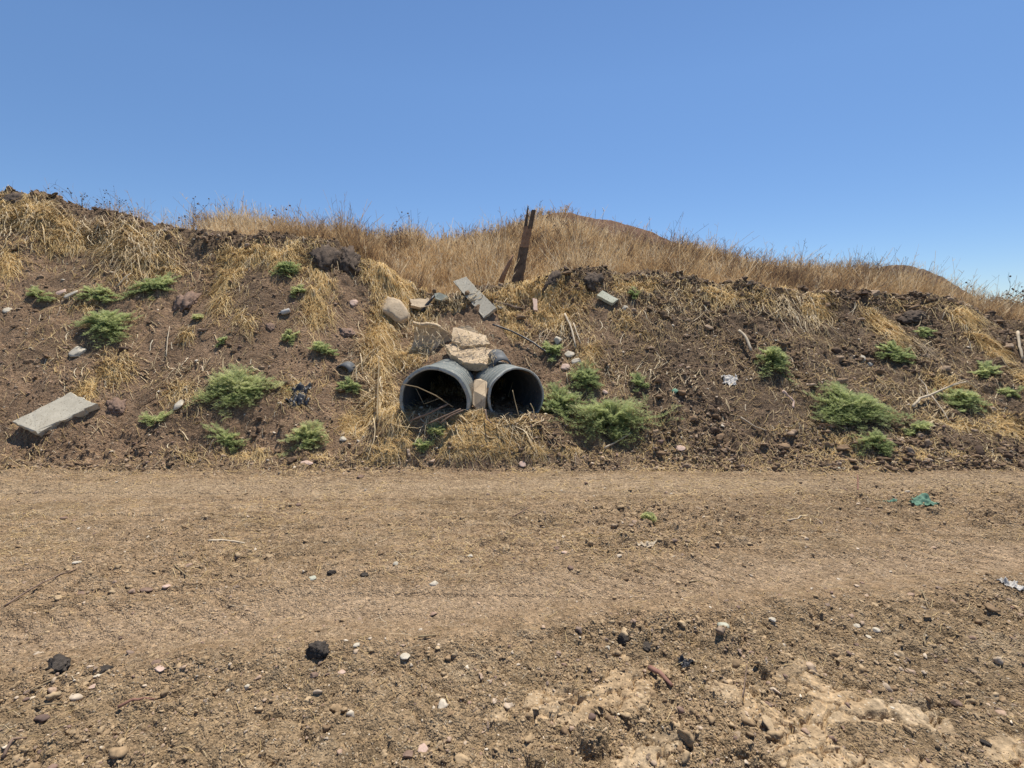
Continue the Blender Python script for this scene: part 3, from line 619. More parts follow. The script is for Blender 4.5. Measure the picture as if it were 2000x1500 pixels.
# ------------------------------------------------------------------ the two pipes
def pipe(P, name, lab, bell, sd):
    mx, my, mz, r, ri, ax, ay, L, fl = P; rr = np.random.default_rng(sd)
    A = Vector((ax, ay, 0)); B = Vector((ay, -ax, 0)); root = empty(name, (mx, my, mz-r)); C = Vector((0, 0, r))
    tag(root, lab, "pipe", "drain pipes in the bank"); seg = 72
    def loft(name, prof, mat, jm=0.):
        bm = bmesh.new(); rows = []
        jg = [1+.012*math.sin(3*k*6.2832/seg+sd)+.008*math.sin(7*k*6.2832/seg+2*sd) for k in range(seg)]
        jn = [float(v) for v in .012*fbm(6+3*np.cos(np.arange(seg)*6.2832/seg), 9+3*np.sin(np.arange(seg)*6.2832/seg)+sd, 3)]
        for al, rad in prof:
            rows.append([bm.verts.new(C+A*(al+(jn[k]*1.2 if al < .02 else 0))+(B*math.cos(k*6.2832/seg)+Vector((0, 0, 1))*math.sin(k*6.2832/seg))*rad*jg[k]) for k in range(seg)])
        for X, Y in zip(rows, rows[1:]):
            for k in range(seg): bm.faces.new((X[k], X[(k+1) % seg], Y[(k+1) % seg], Y[k]))
        bmesh.ops.recalc_face_normals(bm, faces=bm.faces[:])
        return to_obj(bm, name, mat, root, False)
    e = r if bell else r*.985
    rib = []
    al = .17 if bell else .06
    while al < L: rib += [(al, r*.955), (al+.05, r*.955), (al+.065, r*.975), (al+.085, r*.975)]; al += .1
    loft("pipe_wall", [(.004, ri+.001), (.0, e*.985 if not bell else r*.93)]+rib, PIPE)
    loft("pipe_inside", [(.006, ri+.003), (.02, ri)]+[(a, ri-(.004 if i % 2 else 0)) for i, a in enumerate(np.arange(.1, L, .08))], PIPE_IN)
    if bell: loft("rim", [(-.010, ri+.004), (-.016, ri+.018), (-.008, r*.985)], PIPE_E); loft("collar", [(-.007, r*.985), (.0, r*1.0), (.03, r*1.005), (.13, r*1.005), (.16, r*.96)], PIPE)
    else: loft("rim", [(-.012, ri+.006), (-.014, r*.96), (-.006, r*.985), (.03, r*.985)], PIPE_E)
pipe(PIPES[0], "drain_pipe", "grey drain pipe with a thick collar, left of the two, dry twigs in its mouth", True, 1)
pipe(PIPES[1], "drain_pipe", "grey drain pipe with thin edge, right of the two, beside the dark shrub", False, 4)
# ------------------------------------------------------------------ concrete pieces
def BY(x0, y0, x1, y1, w):
    """distances for a board resting on the slope: from its lower end (on the ground) to its upper end, raised on the straw"""
    a = float(hit(x1, y1)[1]); b = float(hit(x0, min(y0+28, y1))[1]); b = min(b, a+.75); return [(a-.06)*(1-k)+(b-.02)*k for k in w]
plate("concrete_slab", [(27, 848), (75, 868), (192, 808), (140, 780)], .085, CONC, "thick pale concrete slab lying tilted at the foot of the bank, far left", "slab", .095, jit=.018, sd=3)
plate("concrete_board", [(884, 549), (910, 540), (970, 601), (944, 621)], .05, CONC, "long flat grey concrete board leaning below the wooden post", "board", Ys=BY(893, 546, 947, 619, (1, .98, .05, 0)), jit=.012, sd=4)
plate("concrete_board", [(848, 573), (858, 571), (890, 584), (888, 596), (850, 583)], .05, CONC_G, "short narrow greenish concrete board left of the long leaning one", "board", Ys=BY(853, 573, 870, 590, (1, 1, 1, 0, 0)), jit=.008, sd=5)
plate("concrete_block", [(1165, 592), (1196, 607), (1208, 594), (1176, 580)], .05, CONC_G, "small rectangular pale tile on the upper slope right of the post", "block", .05, jit=.006, sd=6)
plate("concrete_chunk", [(868, 672), (925, 668), (966, 684), (952, 712), (905, 708), (880, 692)], .11, CONC_T, "broken tan concrete chunk lying over the gap between the pipes", "concrete chunk", Ys=[6.75, 6.75, 6.45, 6.05, 6.1, 6.4], jit=.02, sd=7)
plate("concrete_chunk", [(884, 640), (914, 634), (950, 656), (958, 672), (905, 678), (880, 664)], .07, CONC_T, "flat tan concrete chunk between the curved shard and the chunk over the pipes", "concrete chunk", Ys=[7.0, 7.0, 6.85, 6.6, 6.5, 6.75], jit=.02, sd=17)
plate("concrete_chunk", [(800, 598), (838, 592), (846, 606), (822, 618), (802, 614)], .05, CONC_T, "small tan concrete flake behind the curved shard", "concrete chunk", .05, jit=.02, sd=18)
plate("concrete_block", [(925, 742), (938, 738), (952, 745), (951, 768), (946, 800), (936, 803), (922, 790)], .16, CONC_T, "upright narrow tan concrete block wedged between the two pipe mouths", "block", Ys=[5.62, 5.75, 5.66, 5.45, 5.42, 5.42, 5.45], jit=.012, sd=8)
plate("concrete_fragment", [(1040, 596), (1049, 597), (1050, 618), (1042, 618)], .03, STONEP, "small upright pinkish fragment in the straw right of the dark log", "fragment", .04, jit=.008, sd=9)
def shard():
    ax = Vector((.96, .20, -.04)).normalized(); up = Vector((.05, -1.15, 1)); bk = up.cross(ax).normalized(); up = ax.cross(bk).normalized()
    if bk.y < 0: bk = -bk
    if up.z < 0: up = -up
    bm = bmesh.new(); nu, nv = 30, 30; r = .27; th = .045; g = {}
    for k, rad in enumerate((r, r+th)):
        for i in range(nu+1):
            for j in range(nv+1):
                f = i/nu; t = j/nv; hi = 92-60*max(0, t-.3)-6*math.sin(t*9); lo = -48+22*t+7*math.sin(t*13+1)
                ph = R(hi+(lo-hi)*f); L = .66+.10*math.sin(f*5)+.03*math.sin(f*17); st = -.36+.05*math.sin(f*4+.5)
                g[k, i, j] = bm.verts.new(ax*(st+L*t)+bk*math.sin(ph)*rad-up*math.cos(ph)*rad)
    for i in range(nu):
        for j in range(nv):
            bm.faces.new((g[0, i, j], g[0, i+1, j], g[0, i+1, j+1], g[0, i, j+1])); bm.faces.new((g[1, i, j+1], g[1, i+1, j+1], g[1, i+1, j], g[1, i, j]))
    for i in range(nu):
        for j in (0, nv): bm.faces.new((g[0, i, j], g[1, i, j], g[1, i+1, j], g[0, i+1, j]))
    for j in range(nv):
        for i in (0, nu): bm.faces.new((g[0, i, j], g[0, i, j+1], g[1, i, j+1], g[1, i, j]))
    bmesh.ops.recalc_face_normals(bm, faces=bm.faces[:])
    o = to_obj(bm, "pipe_shard", CONC_T, None, True); p = gp(846, 684); o.location = p+up*r*.97+Vector((.04, 0, 0))
    tag(o, "large curved broken shard of tan concrete pipe above the left pipe mouth", "pipe shard")
shard()
stone("boulder", 772, 600, 54, 36, CONC_T, "rounded pale boulder half hidden in straw above the curved shard", "boulder", .9, .3, 12, cuts=16)
def arc_piece(name, px, py, Y, r, th, a0, a1, length, yaw, mat, lab, cat, tilt=0.):
    bm = bmesh.new(); n = 22; g = {}; c, s = math.cos(yaw), math.sin(yaw)
    for i in range(n+1):
        a = a0+(a1-a0)*i/n
        for q, (rad, al) in enumerate(((r, 0), (r-th, 0), (r-th, length), (r, length))):
            x = math.cos(a)*rad; z = math.sin(a)*rad*.8; g[i, q] = bm.verts.new((x*c-al*s, x*s+al*c, z+tilt*al))
    for i in range(n):
        for q in range(4): bm.faces.new((g[i, q], g[i, (q+1) % 4], g[i+1, (q+1) % 4], g[i+1, q]))
    for i in (0, n): bm.faces.new([g[i, q] for q in range(4)])
    bmesh.ops.recalc_face_normals(bm, faces=bm.faces[:])
    o = to_obj(bm, name, mat, None, True); o.location = at(px, py, Y) if Y else gp(px, py, .0); tag(o, lab, cat)
arc_piece("pipe_fragment", 982, 716, 5.98, .12, .022, R(10), R(170), .3, .3, PIPE_IN, "dark curved pipe fragment lying on top of the right pipe", "pipe fragment", .35)
arc_piece("pipe_fragment", 668, 728, None, .125, .022, R(0), R(180), .13, -.35, PIPE_IN, "dark grey arched pipe fragment sticking out of the left bank", "pipe fragment", .3)
# ------------------------------------------------------------------ wooden post and timber
def post():
    g0 = at(1005, 545, 8.35); base = Vector((g0.x, 8.35, h1(g0.x, 8.35)-.08)); top = at(1039, 408, 8.45)
    root = empty("wooden_post", base); tag(root, "weathered wooden post split into two prongs, leaning on top of the bank", "post")
    ax = top-base; rr = random.Random(3)
    def loft(name, x0, x1, s0, s1, w0, w1, d, mat, off=0., n=9, flare=0.):
        w0 *= .84; w1 *= .86
        bm = bmesh.new(); rows = []
        for i in range(n+1):
            f = i/n; s = s0+(s1-s0)*f; w = (w0+(w1-w0)*f)/2*(1+rr.uniform(-.07, .07)); c = ax*s+Vector((x0+(x1-x0)*f, 0, 0)); dd = d*(1-.25*f)
            rows.append([bm.verts.new(c+Vector((w*a*(1+rr.uniform(-.05, .05)), dd*b+off, rr.uniform(-.006, .006)))) for a, b in ((-1, -.5), (-.5, -.62), (.1, -.5), (.6, -.6), (1, -.35), (.95, .4), (.3, .5), (-.5, .5), (-1, .4))])
        for A, B in zip(rows, rows[1:]):
            for k in range(9): bm.faces.new((A[k], A[(k+1) % 9], B[(k+1) % 9], B[k]))
        bm.faces.new(rows[-1]); bm.faces.new(rows[0][::-1]); bmesh.ops.recalc_face_normals(bm, faces=bm.faces[:])
        return to_obj(bm, name, mat, root)
    loft("shaft", 0, 0, 0, .56, .235, .185, .13, WOODD)
    loft("shaft", .0, .0, .555, .80, .178, .165, .115, WOODR)
    loft("prong", -.045, -.075, .78, 1.03, .075, .02, .07, WOODD)
    loft("prong", .036, .030, .77, .985, .10, .08, .10, WOODD)
post()
stick("wooden_stake", [(978, 553), (1003, 499)], .045, WOODR, "short orange-brown stake leaning against the foot of the wooden post", "stake", Y=8.15, taper=.5, n=3)
stick("log", [(966, 594), (985, 600), (1006, 606), (1022, 607)], .045, WOODD, "dark brown log lying right of the long concrete board", "log", .03, .4)
stick("rod", [(824, 617, .02), (848, 595, .1)], .022, BLACKP, "short black rod sticking out behind the curved shard", "rod", .03, 1)
stick("cable", [(962, 652, .12), (1000, 668, .12), (1040, 684, .1), (1078, 702, .03)], .013, BLACKP, "thin black cable running down behind the right pipe", "cable", .02, .9)
stick("cane", [(1103, 624, .03), (1115, 650, .05), (1124, 688, .03)], .018, WOODP, "pale dry cane, the longer of two lying below the small tile", "cane", .03, .6)
stick("cane", [(1120, 640, .03), (1134, 680, .02)], .011, WOODP, "thin pale dry cane, the shorter of two lying below the small tile", "cane", .03, .6)
stick("wooden_stake", [(1443, 660, .05), (1454, 676, .08), (1466, 699, .02)], .022, WOODP, "pale wooden stake lying in a dark hollow left of the round green shrub", "stake", .05, .8)
br = stick("dead_branch", [(1782, 803), (1796, 791, .05), (1818, 785, .06), (1846, 775, .06), (1886, 756, .05)], .018, WOODP, "forked bleached branch lying beside the shrub on the right of the bank", "branch", .03, .5)
for q, r_ in (([(1818, 786, .05), (1835, 806, .03), (1852, 832, .02)], .010), ([(1812, 785, .05), (1806, 768, .06), (1792, 752, .05)], .008), ([(1846, 775, .06), (1880, 765, .12), (1910, 778, .08)], .007)):
    stick("twig", q, r_, WOODP, None, None, .03, .4, parent=br)
stick("dead_branch", [(1985, 668, .1), (1990, 690, .05), (1996, 706, .0)], .02, WOODP, "short pale root sticking up at the right edge of the picture", "root", .03, .7)
stick("root", [(1528, 770), (1540, 776), (1550, 787), (1549, 799)], .024, STONEP, "thick curved pinkish root beside the wide shrub", "root", .01, .5)
stick("root", [(1600, 834), (1614, 833), (1630, 838)], .018, WOODR, "short orange root under the wide green shrub", "root", .015, .7)
stick("root", [(1530, 695), (1546, 702), (1552, 722)], .008, WOODP, "thin curved root right of the round green shrub", "root", .02, .6)
stick("stick", [(1180, 885, .02), (1205, 872, .04), (1232, 862, .03)], .012, WOODP, "pale crooked stick below the large shrub by the pipes", "stick", .02, .5)
stick("stick", [(1446, 820), (1475, 838), (1496, 852)], .009, WOODP, "thin pale stick on the lower bank left of the wide shrub", "stick", .02, .6)
stick("stick", [(230, 565, .02), (245, 552, .05), (257, 542, .03)], .010, WOODP, "thin straight stick on the upper left bank beside the shrubs", "stick", .02, .6)
stick("stick", [(325, 700), (328, 670, .04), (332, 645, .03)], .008, WOODP, "upright thin stick on the bare soil of the left bank", "stick", .02, .5)
stick("stick", [(738, 835, .05), (739, 790, .12), (741, 720, .12)], .013, REED, "long upright straw-coloured cane left of the left pipe", "cane", .03, .6)
stick("stick", [(708, 722, .02), (720, 705, .05), (745, 688, .08)], .010, REED, "bent dry cane above the arched pipe fragment", "cane", .03, .6)
for i, (q, r_, lb) in enumerate([([(635, 484, .05), (660, 472, .2), (684, 462, .25)], .013, "upper of two pale canes crossing the dark hole near the crest"),
                     ([(640, 494, .03), (665, 480, .15), (690, 466, .2)], .011, "lower of two pale canes crossing the dark hole near the crest"),
                     ([(684, 462, .25), (715, 480, .2), (748, 500, .08)], .014, "long cane sloping right from the crest above the golden straw"),
                     ([(710, 525, .02), (716, 500, .1), (724, 488, .12)], .014, "stubby bent cane on the golden straw near the crest")]):
    stick("dry_cane", q, r_, REED, lb, "cane", .03, .6, sd=i)
# sticks that lie across the left mouth
Pm = PIPES[0]
def wpt(px, py, Y): return at(px, py, Y)
for i, (pts, r_, lb) in enumerate([
        ([(777, 749, 5.38), (815, 756, 5.32), (850, 772, 5.3), (885, 795, 5.33)], .006, "long thin straw-coloured stalk slanting across the left pipe mouth"),
        ([(812, 758, 5.5), (828, 789, 5.42), (842, 784, 5.42), (858, 778, 5.45)], .004, "thin kinked wire-like stalk hanging inside the left pipe mouth"),
        ([(800, 822, 5.2), (840, 806, 5.24), (875, 789, 5.32)], .010, "thick grey twig lying in front of the left pipe, rising to the right"),
        ([(835, 828, 5.15), (870, 812, 5.2), (900, 799, 5.26)], .009, "grey twig crossing the lower right edge of the left pipe"),
        ([(860, 826, 5.15), (880, 812, 5.2), (905, 801, 5.25)], .008, "short grey twig nearest the right edge of the left pipe"),
        ([(948, 800, 5.3), (951, 818, 5.2), (960, 826, 5.12)], .008, "dark bent twig standing between the two pipes"),
        ([(1001, 762, 5.42), (1006, 785, 5.36), (1014, 815, 5.25)], .005, "thin pale upright stalk in the right pipe mouth"),
        ([(1036, 788, 5.4), (1042, 800, 5.35), (1044, 818, 5.25)], .006, "short pale stalk at the right side of the right pipe mouth")]):
    P = resample([wpt(*q) for q in pts], 4); bm = bmesh.new(); b0 = P[0].copy()
    tube_bm(bm, [p-b0 for p in P], r_, 7, .15, 1., True, i); o = to_obj(bm, "dry_stalk", REED if i not in (2, 3, 4, 5) else WOODB, None, True); o.location = b0
    tag(o, lb, "stalk", "loose stalks at the pipe mouths")
# ------------------------------------------------------------------ litter
def bottle():
    p = gp(553, 617, .045); root = empty("plastic_bottle", p); tag(root, "small white plastic bottle with dark cap lying on the left slope", "bottle")
    d = Vector((.75, .35, .28)).normalized()
    bm = bmesh.new(); tube_bm(bm, [d*a for a in (-.03, -.02, .0, .09, .10)], [.012, .03, .036, .036, .028], 14, 0); to_obj(bm, "bottle_body", WHITE, root, True)
    bm = bmesh.new(); tube_bm(bm, [d*a for a in (-.065, -.06, -.032, -.03)], [.014, .018, .018, .014], 12, 0); to_obj(bm, "cap", BLACKP, root, True)
bottle()
def rag(name, px, py, wpx, hpx, mat, lab, cat, sd, hh=.04, holes=.25):
    p = gp(px, py); s = p.y/F; g = np.random.default_rng(sd); n = 34; rx, ry = wpx*s*.5, max(hpx*s*1.3, .03)
    u, v = np.meshgrid(np.linspace(-1, 1, n), np.linspace(-1, 1, n)); x = p.x+u*rx; y = p.y+v*ry
    z = H(x, y)+.006+hh*np.abs(fbm(u*1.6+sd, v*1.6, 3, 4.))+hh*.3*fbm(u*5+sd, v*5, 2, 8.)
    m = np.hypot(u, v)+.45*fbm(u*1.3+sd*3, v*1.3, 3, 2.) < .85; V = np.stack([x-p.x, y-p.y, z-p.z], -1).reshape(-1, 3)
    Fa = []
    for i in range(n-1):
        for j in range(n-1):
            if m[i, j] and m[i+1, j] and m[i, j+1] and m[i+1, j+1]: Fa.append((i*n+j, i*n+j+1, (i+1)*n+j+1, (i+1)*n+j))
    o = link(name, np_mesh(name, V, np.array(Fa)), mat, None, True); o.location = p
    md = o.modifiers.new("thickness", 'SOLIDIFY'); md.thickness = .003; tag(o, lab, cat); return o
rag("plastic_scrap", 583, 777, 50, 22, BLACKP, "crumpled black plastic scrap on the lower left bank", "scrap", 1, .07)
rag("plastic_scrap", 1425, 747, 30, 12, WHITE, "torn whitish plastic film on the dark right bank", "plastic film", 2, .03)
rag("green_rag", 1803, 986, 60, 20, CLOTH, "larger torn green rag trodden into the dirt road", "rag", 3, .03)
rag("green_rag", 1735, 984, 34, 10, CLOTH, "smaller torn green rag trodden into the dirt road", "rag", 4, .02)
rag("plastic_scrap", 1972, 1143, 50, 14, WHITE, "dusty white sheet scrap at the right edge of the road", "scrap", 6, .03)
rag("plastic_scrap", 1340, 1301, 34, 12, BLACKP, "small twisted dark plastic strip on the rutted earth", "scrap", 7, .02)
rag("bark_piece", 1262, 1066, 42, 10, WOODP, "pale curled piece of bark in the middle of the road", "bark", 8, .018)
arc_piece("can", 1325, 770, None, .045, .01, R(0), R(180), .08, .3, CLOTH, "small dark green arched scrap on the bank right of the large shrub", "scrap", .3)
def stump():
    p = gp(1582, 566, .06); root = empty("tree_stump", p); tag(root, "short dark stump end tilted on the crest at right", "stump")
    bm = bmesh.new(); tube_bm(bm, [Vector((.02, -.16, -.05)), Vector((0, -.05, .03)), Vector((-.02, .08, .10)), Vector((-.03, .2, .15))], [.115, .13, .13, .12], 12, .1, 1, True, 4); to_obj(bm, "stump_body", WOODD, root)
    bm = bmesh.new(); tube_bm(bm, [Vector((-.13, -.17, .05)), Vector((-.05, -.16, .13)), Vector((.04, -.13, .20))], [.03, .035, .02], 8, .15, .6, True, 5); to_obj(bm, "lit_edge_strip", WOODP, root)  # pale strip added to stand for the sunlit upper left edge
stump()
for i, a in enumerate([
    (152, 683, 30, 18, STONEW, "whitish stone below the round shrub on the left bank", .6),
    (348, 791, 24, 15, STONEW, "small pale triangular stone between the shrubs on the lower left bank", .6),
    (120, 568, 24, 12, STONEP, "pinkish flat stone on the upper left bank", .5),
    (138, 576, 24, 14, STONEW, "pale squarish stone beside the pinkish one on the upper left", .6),
    (16, 603, 18, 10, STONEW, "small white stone at the left edge of the bank", .6),
    (600, 904, 26, 12, STONEP, "pinkish flat stone under the shrub at the foot of the bank", .4),
    (1686, 700, 11, 10, STONEW, "upper of two small white stones on the right bank", .8),
    (1699, 709, 11, 10, STONEW, "lower of two small white stones on the right bank", .8),
    (1112, 690, 20, 13, STONEW, "pale stone right of the right pipe beside the small shrub", .6),
    (1127, 703, 21, 15, STONEW, "larger whitish stone right of the right pipe", .6),
    (1104, 714, 18, 14, STONEP, "tan stone nearest the right pipe", .6),
    (1090, 662, 16, 22, STONEW, "long pale rubble piece leaning on the slope above the right pipe", .7),
    (976, 596, 26, 12, CONC, "pale rubble lump under the dark log", .6),
    (1221, 601, 12, 8, STONEW, "small pale pebble right of the small tile", .6),
    (516, 473, 20, 9, BRICK, "orange brick piece near the crest on the left", .5),
    (670, 858, 14, 9, STONEW, "small white stone below the left pipe straw", .6),
    (1182, 765, 12, 12, STONEP, "pinkish stone inside the large shrub by the pipes", .6),
    (1022, 906, 16, 10, STONEP, "small tan stone at the foot of the bank below the pipes", .5),
    (1328, 874, 20, 12, STONEP, "faint tan stone at the foot of the bank right of the large shrub", .4),
    (1640, 910, 26, 9, CONC_G, "flat greenish stone at the foot of the bank on the right", .4),
    (692, 590, 16, 14, STONEP, "pale stone above the bare soil channel", .6)]):
    stone("stone", a[0], a[1], a[2], a[3], a[4], a[5], "stone", a[6], .3, 100+i)
for i, a in enumerate([
    (228, 792, 34, 22, STONEB, "brown rounded rock right of the concrete slab"),
    (362, 584, 44, 34, STONEB, "large reddish-brown rock beside the upper left shrub"),
    (683, 646, 40, 22, STONEB, "brown rock lying on dark debris above the left slope shrubs"),
    (527, 636, 18, 10, STONEB, "small brown rock below the white bottle"),
    (640, 500, 52, 36, CLODM, "big dark clod hanging under the crest, left of the pair"),
    (680, 500, 50, 40, CLODM, "big dark clod hanging under the crest, right of the pair"),
    (647, 449, 22, 14, CLODM, "dark clod standing out on the crest above the straw"),
    (30, 388, 52, 24, CLODM, "dark clod on the highest heap at the left edge"),
    (385, 448, 34, 18, CLODM, "dark clod on the left crest beside the dry brush"),
    (1080, 548, 40, 30, CLODM, "dark clod on the crest right of the post"),
    (1262, 532, 30, 20, CLODM, "dark greenish clod on the middle of the right crest"),
    (1160, 545, 34, 24, CLODM, "dark clod on the crest above the small tile"),
    (1780, 616, 46, 22, CLODM, "dark overhanging clod on the right part of the bank"),
    (1782, 572, 18, 12, CLODM, "small dark clod on the far right crest")]):
    stone("earth_clod" if a[4] is CLODM else "rock", a[0], a[1], a[2], a[3], a[4], a[5], "clod" if a[4] is CLODM else "rock", .8, .35, 200+i, rough_=.30)
for i, a in enumerate([
    (116, 1290, 74, 36, TAR, "lump", "large black lump on the near left of the road", .6),
    (619, 1270, 48, 28, TAR, "lump", "black squarish lump on the near road left of centre", .9),
    (648, 1115, 17, 14, TAR, "lump", "left of two small black lumps in the middle of the road", .8),
    (711, 1119, 17, 13, TAR, "lump", "right of two small black lumps in the middle of the road", .8),
    (1262, 1252, 60, 24, TAR, "lump", "crumbled black lump on the near road right of centre", .6),
    (1216, 1244, 26, 34, TAR, "lump", "upright dark crumb left of the crumbled black lump", .7),
    (205, 1302, 38, 16, TAR, "lump", "small dark lump right of the large black one", .5),
    (312, 1294, 40, 14, STONEB, "rock", "brown flat rock on the near left road", .5),
    (311, 1308, 26, 14, STONEP, "stone", "pink flat stone in front of the brown flat rock", .4),
    (192, 1312, 24, 16, STONEW, "stone", "grey pointed stone in front of the large black lump", .5),
    (188, 1335, 32, 12, STONEP, "stone", "wide tan stone on the near left gravel", .4),
    (483, 1338, 13, 14, STONEW, "stone", "white oval pebble on the near gravel left of centre", .7),
    (446, 1341, 11, 9, STONEW, "stone", "round white pebble left of the oval one", .7),
    (848, 1137, 22, 11, STONEW, "stone", "pale flat stone in the middle of the road", .7),
    (611, 1126, 18, 16, CONC_G, "stone", "flat grey chip left of the small black lumps", .4),
    (773, 1100, 11, 9, CONC, "stone", "small grey stone above the pale flat one", .8),
    (919, 1086, 12, 8, STONEW, "stone", "tiny white stone right of centre of the road", .6),
    (1102, 1078, 16, 8, STONEP, "stone", "pink chip in the middle of the road", .6),
    (1086, 1069, 14, 12, STONEB, "rock", "dark brown pebble beside the pink chip", .8),
    (1113, 1106, 16, 11, STONEB, "rock", "brown pebble below the pink chip", .7),
    (1187, 1262, 14, 18, STONEW, "stone", "pale upright stone left of the crumbled black lump", .8),
    (792, 1284, 22, 14, STONEW, "stone", "tan angular stone right of the black squarish lump", .6),
    (696, 1258, 18, 10, STONEW, "stone", "pale chip behind the black squarish lump", .6),
    (667, 1309, 18, 12, STONEP, "stone", "pink chip in front of the black squarish lump", .6),
    (615, 1332, 20, 16, STONEB, "rock", "dark reddish stone on the near gravel", .6),
    (1673, 1219, 16, 12, STONEW, "stone", "white stone, leftmost of the cluster near the right wheel track", .7),
    (1709, 1230, 20, 12, STONEW, "stone", "white stone, topmost right of the cluster", .7),
    (1696, 1238, 16, 9, STONEW, "stone", "white stone at the front of the cluster", .7),
    (1731, 1256, 12, 8, STONEW, "stone", "yellowish pebble right of the white cluster", .7),
    (1508, 1211, 16, 12, STONEW, "stone", "tan stone alone on the rough road edge", .6),
    (825, 1456, 26, 22, STONEP, "stone", "round tan stone at the bottom centre", .5),
    (798, 1470, 26, 16, STONEB, "rock", "brown rock with shadow at the bottom centre", .6),
    (1867, 1370, 22, 18, STONEB, "rock", "dark olive rock on the mud at lower right", .7),
    (1925, 1452, 20, 12, TAR, "lump", "small dark lump at the bottom right", .7),
    (1742, 1385, 10, 7, STONEW, "stone", "tiny white pebble on the mud at lower right", .6),
    (150, 1098, 17, 9, STONEW, "stone", "white flat stone on the left of the road", .5),
    (125, 1010, 16, 8, STONEB, "rock", "brown pebble on the far left of the road", .7),
    (160, 1155, 28, 8, STONEB, "rock", "dark slab-like pebble on the left of the road", .7),
    (285, 1150, 28, 10, STONEB, "rock", "tan-grey flat rock on the left of the road", .6),
    (325, 1146, 16, 10, STONEP, "stone", "pink pebble beside the flat rock on the left", .6),
    (703, 930, 16, 9, STONEB, "rock", "purple-brown pebble at the top edge of the road", .8),
    (583, 985, 12, 9, STONEB, "rock", "round brown pebble near the top of the road", .8),
    (1412, 1216, 26, 26, CONC_G, "stone", "large flat tan stone on the windrow right of centre", .5)]):
    stone(a[5] if a[5] != "lump" else "black_lump", a[0], a[1], a[2], a[3], a[4], a[6], a[5], a[7], .28, 300+i, rough_=.24 if a[4] is TAR else .05)
for i, (q, r_, m, fl, lb) in enumerate([
    ([(408, 1057), (440, 1059), (478, 1061)], .011, WOODP, .5, "flat grey stick lying crosswise on the left of the road"),
    ([(1676, 958, -.01), (1675, 950, .04), (1673, 941, .07)], .008, RUST, 1, "small brown peg standing upright near the top of the road"),
    ([(1538, 1019), (1558, 1013), (1578, 1008)], .007, WOODP, 1, "straight pale stick on the right half of the road"),
    ([(1268, 1309, .02), (1288, 1324, .02), (1312, 1346)], .014, RUST, .8, "rusty brown stick sunk in the rutted earth"),
    ([(232, 1392, .01), (262, 1381, .015), (302, 1369)], .0065, RUST, 1, "crooked reddish twig on the near left gravel"),
    ([(60, 1353), (100, 1335, .01), (152, 1314, .01)], .004, REED, 1, "long straw-coloured stalk in front of the large black lump"),
    ([(5, 1486), (28, 1464, .01), (52, 1445)], .006, WOODB, 1, "brown twig in the bottom left corner"),
    ([(70, 1387), (95, 1385, .01), (122, 1381)], .004, REED, 1, "short straw stalk on the near left gravel"),
    ([(1450, 1366, 0), (1453, 1350, .03), (1457, 1330, .09)], .0028, WOODB, 1, "thin dark twig standing upright on the mud"),
    ([(1798, 1160, .02), (1806, 1175, .01), (1813, 1189)], .0045, REED, 1, "pale stalk at the windrow on the right"),
    ([(1754, 1299, .01), (1768, 1312, .01), (1787, 1323)], .003, REED, 1, "forked straw on the mud at right"),
    ([(10, 1184), (40, 1168, .01), (85, 1145, .01), (150, 1112)], .006, WOODB, 1, "long brown stalk at the left edge of the road"),
    ([(1808, 1267, 0), (1802, 1253, .02), (1812, 1241, .03)], .004, REED, 1, "curly yellow stalk on the rough earth at right"),
    ([(818, 1250, .01), (835, 1247, .01), (852, 1243)], .006, REED, 1, "pale twig on the windrow in the centre"),
    ([(340, 1105), (358, 1122, .01), (372, 1133)], .005, REED, 1, "bent straw stalk on the left middle of the road"),
    ([(1000, 1010), (1018, 1006, .01), (1034, 998, .03)], .006, WOODB, 1, "brown forked twig on the centre of the road"),
    ([(1345, 1142), (1365, 1138, .01), (1390, 1144)], .005, REED, 1, "arched pale stalk on the smooth wheel track")]):
    stick("stick", q, r_, m, lb, "stick", .006, .6, fl, sd=i)
